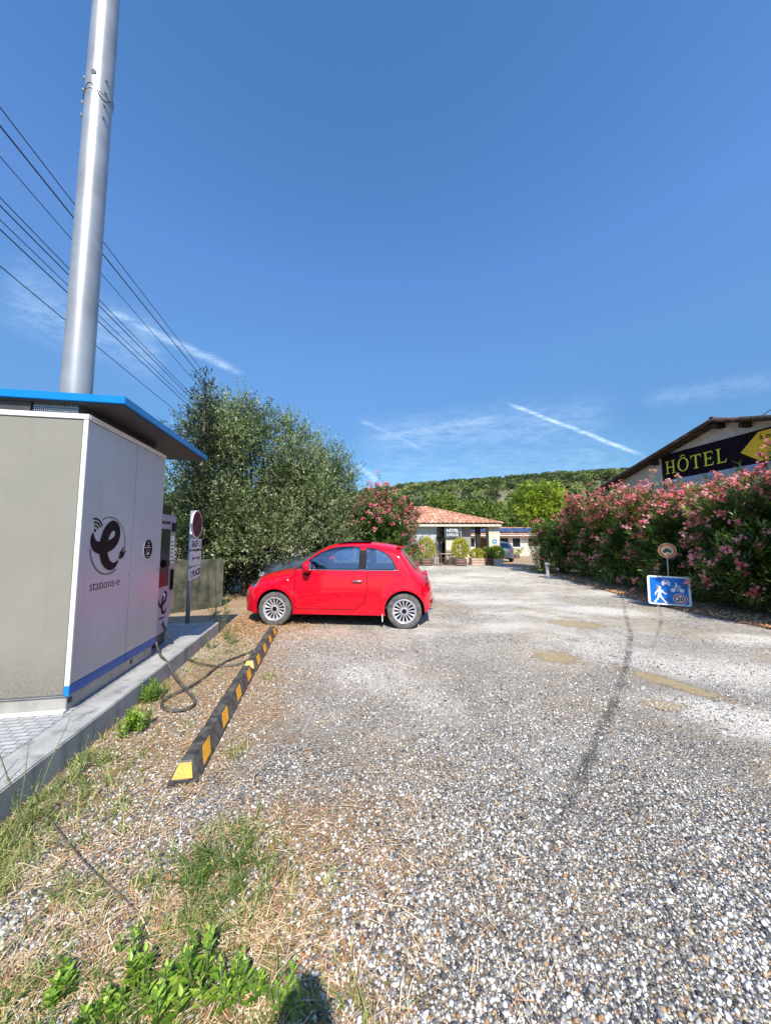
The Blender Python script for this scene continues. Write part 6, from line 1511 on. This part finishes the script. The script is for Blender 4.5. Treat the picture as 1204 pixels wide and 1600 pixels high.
def ground_cover():
    # dry straw
    n = 130000; Y = 0.9 + 6.8 * rng.uniform(0, 1, n) ** 1.5; X = rng.uniform(-1.1, .35, n) * (Y + .4)
    dn = field(X, Y, [(-1.7, 1.6, .9, .8, .8), (-.65, 1.45, .55, .55, 1), (-.25, 1.5, .35, .5, .7), (-1.5, 2.5, .6, .9, .5), (-2.3, 6.0, 1.5, .7, 1), (-1.5, 5.8, .9, .35, .7), (-1.95, 4.2, .5, 1.2, .6), (-1.1, 3.2, .35, 1.2, .45), (-1.25, 2.2, .35, .35, .6), (0.1, 2.0, .5, .6, .22), (-.4, 3, .6, .8, .2)]) + .03
    lump = .42 + .75 * np.sin(X * 9 + 3 * np.sin(Y * 5)) * np.sin(Y * 8 + 2 * np.sin(X * 6)) + .4 * np.sin(X * 31 + 2 * np.sin(Y * 17)) * np.sin(Y * 27 + 2 * np.sin(X * 13))
    keep = (rng.uniform(0, 1, n) < dn * np.clip(lump, .05, 1)) & (X > kerb_x(Y))
    X, Y = X[keep], Y[keep]; n = len(X); a = rng.uniform(0, 6.283, n)
    D = np.stack([np.cos(a), np.sin(a), rng.uniform(-.05, .22, n)], -1); bend = np.stack([rng.normal(0, .12, n), rng.normal(0, .12, n), rng.uniform(-.1, .02, n)], -1)
    L = rng.uniform(.02, .13, n) * np.where(rng.uniform(0, 1, n) < .05, 2.0, 1); W = rng.uniform(.0014, .0042, n)
    Q = blade_strips(np.stack([X, Y, rng.uniform(.006, .022, n)], -1), D, L, W, bend)
    t = rng.uniform(0, 1, n); T = np.repeat(np.concatenate([t, t]), 4)
    prop(np_mesh('dry_straw', Q, 4, M['straw'], T), 'dry straw and dead grass stalks lying among the stones at left', None, None, 'stuff')
    # low green and yellowing grass
    n = 190000; Y = 0.9 + 6.0 * rng.uniform(0, 1, n) ** 1.4; X = rng.uniform(-1.1, .1, n) * (Y + .3)
    kd = X - kerb_x(Y)
    dn = np.exp(-(kd / .36) ** 2) * np.where(Y < 2.6, 1.0, .25) * .95
    dn = np.maximum(dn, field(X, Y, [(-.78, 1.72, .24, .19, 2.2), (-.60, 1.66, .24, .13, 1.4), (-.72, 1.50, .22, .14, .9), (-1.30, 1.55, .22, .12, .45), (-1.9, 1.95, .40, .25, .9), (-1.5, 1.95, .3, .2, .25), (-2.15, 3.15, .12, .16, .4), (-1.75, 2.95, .16, .08, .7), (-1.05, 2.62, .08, .12, .5), (-1.30, 3.9, .12, .08, .8), (-2.2, 5.0, .35, .35, .8), (-2.55, 5.8, .3, .3, .5), (-1.3, 1.2, .35, .18, .7), (-.7, 1.2, .5, .14, .8)]))
    tuft = .35 + .9 * np.sin(X * 17 + 3 * np.sin(Y * 11)) * np.sin(Y * 19 + 2.5 * np.sin(X * 14)) + .3 * np.sin(X * 41) * np.sin(Y * 37 + X * 9)
    keep = (rng.uniform(0, 1, n) < dn * np.clip(tuft, .06, 1)) & (kd > 0.01); X, Y, kd = X[keep], Y[keep], kd[keep]; n = len(X)
    ca = rng.uniform(0, 6.283, n); lean = rng.uniform(.3, 1.3, n)
    D = unit(np.stack([np.cos(ca) * lean, np.sin(ca) * lean, np.ones(n)], -1)); bend = np.stack([np.cos(ca) * .3, np.sin(ca) * .3, -.12 * np.ones(n)], -1)
    far = np.clip((Y - 1) / 3, 0, 1); L = rng.uniform(.03, .11, n) * (1 + .2 * far) * rng.uniform(.6, 1.1, n); W = rng.uniform(.0028, .0068, n) * (1 + .4 * far)
    green = field(X, Y, [(-.78, 1.70, .25, .2, 1), (-1.75, 2.95, .3, .2, .5), (-.7, 1.2, .6, .2, .7)])
    t = np.clip(rng.uniform(.35, 1.05, n) - .45 * green, 0, 1); Q = blade_strips(np.stack([X, Y, np.zeros(n)], -1), D, L, W, bend)
    prop(np_mesh('grass', Q, 4, M['grass'], np.repeat(np.concatenate([t, t]), 4)), 'patchy green and yellowing grass along the kerb and foreground', None, None, 'stuff')
    # fallen leaves along the verge of the right hedge
    n = 26000; m_ = 11000; Y = rng.uniform(4.6, 19, n); X = np.interp(Y, [4.6, 6.3, 7.3, 9.2, 13.7, 18.3], [6.7, 6.7, 6.55, 6.6, 7.3, 7.6]) + np.abs(rng.normal(0, .42, n)) - .18
    X2 = rng.normal(-2.75, .9, m_); Y2 = rng.normal(6.35, .75, m_); ok = (X2 > kerb_x(Y2) + .02) & (Y2 > 4.6) & (X2 < -.3); X = np.concatenate([X, X2[ok]]); Y = np.concatenate([Y, Y2[ok]]); n = len(X)
    a = rng.uniform(0, 6.283, n); D = np.stack([np.cos(a), np.sin(a), rng.uniform(-.1, .5, n)], -1); Q = leaves(np.stack([X, Y, rng.uniform(.004, .03, n)], -1), D, rng.uniform(.05, .12, n) * np.where(X < 2, .5, 1), rng.uniform(.012, .028, n) * np.where(X < 2, .55, 1), roll=np.tile([0, 0, 1.0], (n, 1)) + .6 * rdir(n))
    prop(np_mesh('leaf_litter', Q, 4, M['straw'], np.repeat(np.where(X < 2, np.where(rng.uniform(0, 1, n) < .25, 1.0, rng.uniform(0, .6, n)), np.clip(rng.uniform(0, 1.25, n), 0, 1)), 4)), 'dry brown fallen leaves at the foot of the right hedge and in front of the red car', None, None, 'stuff')
ground_cover()

# individual weeds
def make_weed(name, label, loc, stems, hgt, L, W, spread, m='weed', leafn=22, seed=1, group=None, erect=.9, lo=.2):
    t = thing(name, label, 'weed', loc, group=group); Q, T = [], []; bm = B()
    for s in range(stems):
        a = random.uniform(0, 6.283); q = random.uniform(0, spread); b = Vector((math.cos(a) * q, math.sin(a) * q, 0)); h = hgt * random.uniform(.55, 1.1)
        tip = b + Vector((math.cos(a) * (1 - erect) * h * 1.3 + random.uniform(-.15, .15) * h, math.sin(a) * (1 - erect) * h * 1.3 + random.uniform(-.15, .15) * h, h))
        tube(bm, [b - Vector((0, 0, .01)), b.lerp(tip, .5) + Vector((random.uniform(-.1, .1) * h, random.uniform(-.1, .1) * h, 0)), tip], [.0035, .003, .0015], 5)
        for k in range(leafn):
            u = (k + .5) / leafn; p = b.lerp(tip, .08 + .92 * u); ph = k * 2.4 + s + random.uniform(-.5, .5); el = .35 + 1.1 * u + random.uniform(-.35, .35)
            Q.append(p); T.append((math.cos(ph), math.sin(ph), el, L * (1 - .45 * u) * random.uniform(.7, 1.15)))
    T = np.array(T); P = np.array([tuple(p) for p in Q]); D = T[:, :3]
    # broader leaf of two quads with a fold
    D = unit(D); S = unit(np.cross(D, np.tile([0, 0, 1.0], (len(D), 1)))); Ll = T[:, 3:4]; Ww = W * Ll / L; U = np.cross(S, D)
    m1, e = P + D * Ll * .5 + U * Ll * .06, P + D * Ll - U * Ll * .1
    qa = np.stack([P, P + D * Ll * .45 + S * Ww + U * Ww * .5, e, m1], 1); qb = np.stack([P, m1, e, P + D * Ll * .45 - S * Ww + U * Ww * .5], 1)
    tt = np.repeat(rng.uniform(lo, 1, len(P)), 4); np_mesh('leaves', np.concatenate([qa, qb]), 4, M[m], np.concatenate([tt, tt]), parent=t)
    obj('stem', bm, M['stem'], t); return t
WG = 'broad leaved weeds in the foreground'
for i, (u, v, st, h, L, W, lab) in enumerate([
    (212, 1545, 9, .13, .045, .012, 'leafy weed leftmost of the bright clump at the bottom edge'),
    (262, 1575, 9, .13, .050, .013, 'bright leafy weed at the bottom edge, second from the left of its clump'),
    (305, 1545, 9, .15, .050, .013, 'bright tallest weed in the middle of the bottom clump'),
    (345, 1570, 8, .13, .048, .012, 'bright leafy weed right of the middle of the bottom clump'),
    (395, 1555, 6, .13, .042, .010, 'thin stemmed leafy weed near the right of the bottom clump'),
    (452, 1590, 6, .17, .040, .009, 'narrow upright weed beside the shadow at the bottom edge'),
    (215, 1490, 6, .16, .034, .010, 'climbing leafy weed at the left of the dark green grass clump'),
    (85, 1560, 7, .08, .042, .014, 'low dark leaved weed in the bottom left corner'),
    (165, 1590, 7, .08, .042, .014, 'low rounded weed between corner and bright clump at the bottom'),
    (320, 1370, 12, .07, .030, .005, 'fine leaved dark green weed in the grass clump below the wheel stop')]):
    p = G(u, v); make_weed('leafy_weed', lab, (p.x, p.y, 0), max(4, int(st * .75)), h * .8, L * (1.15 if st < 12 else 1), W * (1.0 if st < 12 else 1), .06, leafn=13, group=WG, lo=0 if i in (7, 8, 9) else .12)
p = G(208, 1143); make_weed('bushy_weed', 'bright green bushy weed against the kerb, left of the cable loop', (p.x, p.y, 0), 22, .15, .055, .012, .11, group='weeds against the kerb', lo=.35)
p = G(238, 1092); make_weed('bushy_weed', 'darker feathery weed against the kerb behind the bright one', (p.x, p.y, 0), 30, .17, .06, .006, .12, group='weeds against the kerb', leafn=26, lo=.0)
for (u, v, h, lab) in ((28, 1275, .42, 'tall thin stalk in front of the kerb at the left edge'), (58, 1290, .34, 'bent thin stalk beside the kerb at far left'), (112, 1225, .30, 'pale thin stalk leaning over the paving'), (15, 1330, .35, 'thin stalk lowest at the left edge'),
                      (345, 985, .32, 'dry tall weed at the far end of the kerb'), (352, 1000, .25, 'green weed at the far kerb corner'), (330, 1012, .22, 'small green weed beside the far part of the kerb'), (365, 1005, .2, 'yellowish low weed between kerb and wheel stop')):
    p = G(u, v); far = v < 1100
    make_weed('tall_weed', lab, (p.x, p.y, 0), 7 if far else 4, h, .045 if far else .03, .008 if far else .003, .06, m='grass', leafn=16 if far else 9, group='tall weeds along the kerb', erect=.75, lo=.1)
def dead_branch(label, pts, r):
    bm = B(); tube(bm, spline([Vector(p) for p in pts], 5), r, 6); prop(obj('fallen_twig', bm, M['bark']), label, 'twig', 'twigs on the ground')
g = lambda u, v, z=.012: tuple(G(u, v, z))
dead_branch('long thin twig lying across the foreground at left', [g(70, 1270, .03), g(130, 1345, .05), g(190, 1400, .03), g(215, 1425)], .0028)
dead_branch('dark curved root edging the green grass clump', [g(455, 1345), g(420, 1400), g(385, 1430), g(360, 1460)], .006)
dead_branch('pale reddish stalk pointing at the left kerb', [g(55, 1400), g(110, 1385, .03), g(150, 1368)], .003)

# dry weeds and stalks in the shade of the far wall
for (u, v, lab) in ((335, 965, 'dry pale weed in the shade before the concrete wall'), (350, 960, 'thin stalk before the concrete wall, nearest the red car')):
    p = G(u, v); make_weed('dry_weed', lab, (p.x, p.y, 0), 6, .45, .07, .012, .08, m='yellowleaf', leafn=10, group='dry weeds by the wall', erect=.8)

# ================================================================== THE PHOTOGRAPHER (behind the lens; only the shadow is in frame)
def person():
    t = thing('person', 'person in a dark blue shirt standing behind the camera, holding up a phone', 'person', (0.04, -0.33, 0))
    J = {'pelvis': (0, 0, .95), 'waist': (0, 0, 1.10), 'chest': (0, .02, 1.34), 'neckb': (0, .0, 1.47), 'neck': (0, .02, 1.55), 'head': (0, .04, 1.66), 'top': (0, .03, 1.76)}
    vs = [J['pelvis'], J['waist'], J['chest'], J['neckb'], J['neck'], J['head'], J['top']]; r = [(.155, .11), (.14, .10), (.165, .115), (.07, .065), (.055, .055), (.078, .095), (.055, .065)]
    es = [(0, 1), (1, 2), (2, 3), (3, 4), (4, 5), (5, 6)]
    def add(p, rr, par): vs.append(p); r.append((rr, rr)); es.append((par, len(vs) - 1)); return len(vs) - 1
    for s in (-1, 1):
        a = add((s * .17, 0, 1.42), .062, 2); a = add((s * .27, .08, 1.20), .045, a); a = add((s * .13, .17, 1.41), .032, a); a = add((s * .07, .19, 1.46), .026, a)
        for q, (dx, dz) in enumerate(((-.035, .03), (-.038, .012), (-.038, -.006), (-.034, -.022))):
            b = add((s * (.065 + dx * .4), .205, 1.475 + dz), .010, a); add((s * (.065 + dx), .222, 1.480 + dz), .008, b)
        b = add((s * .055, .190, 1.50), .011, a); add((s * .03, .200, 1.515), .009, b)
        a = add((s * .095, 0, .88), .085, 0); a = add((s * .11, .02, .50), .058, a); a = add((s * .12, -.01, .10), .042, a); add((s * .13, .14, .045), .038, a)
    me = bpy.data.meshes.new('body'); me.from_pydata(vs, es, []); o = bpy.data.objects.new('body', me); C.objects.link(o)
    md = o.modifiers.new('s', 'SKIN'); md.use_smooth_shade = True
    sv = me.skin_vertices[0].data
    for i, q in enumerate(r): sv[i].radius = q
    sv[0].use_root = True; o.modifiers.new('d', 'SUBSURF').levels = 1
    bpy.context.view_layer.update(); em = bpy.data.meshes.new_from_object(o.evaluated_get(bpy.context.evaluated_depsgraph_get())); bpy.data.objects.remove(o)
    for m in ('skin', 'cloth', 'trousers'): em.materials.append(M[m])
    for p in em.polygons:
        c = p.center; p.use_smooth = True
        p.material_index = 0 if (c.z > 1.50 or (c.y > .155 and c.z > 1.4) ) else (1 if c.z > .93 else 2)
    bo = bpy.data.objects.new('body', em); C.objects.link(bo); bo.parent = t
    bm = B(); ball(bm, Vector((0, .012, 1.695)), .1, .92, 1.12, .95, 3); bmesh.ops.bisect_plane(bm, geom=bm.verts[:] + bm.edges[:] + bm.faces[:], plane_co=(0, .07, 1.70), plane_no=(0, .8, -.6), clear_outer=True); obj('hair', bm, M['hair'], t, smooth=True)
    bm = B(); ball(bm, Vector((0, .138, 1.655)), .016, .8, 1.2, 1.3, 2); obj('nose', bm, M['skin'], t, smooth=True)
    for s in (-1, 1): bm = B(); ball(bm, Vector((s * .034, .122, 1.678)), .011, 1.2, .6, .7, 2); obj('eye', bm, M['signwhite'], t, smooth=True)
    bm = B(); ball(bm, Vector((0, .130, 1.612)), .02, 1.3, .35, .3, 2); obj('mouth', bm, M['signorange'], t, smooth=True)
    for s in (-1, 1): bm = B(); ball(bm, Vector((s * .086, .03, 1.66)), .03, .35, .7, 1.1, 2); obj('ear', bm, M['skin'], t, smooth=True)
    p = thing('phone', 'black phone held up in both hands by the person', 'phone', (0, -.028, H - .03)); bm = B(); box(bm, -.037, .037, -.008, 0.0, -.08, .075); obj('phone_body', bm, M['black'], p, bevel=.003)
person()
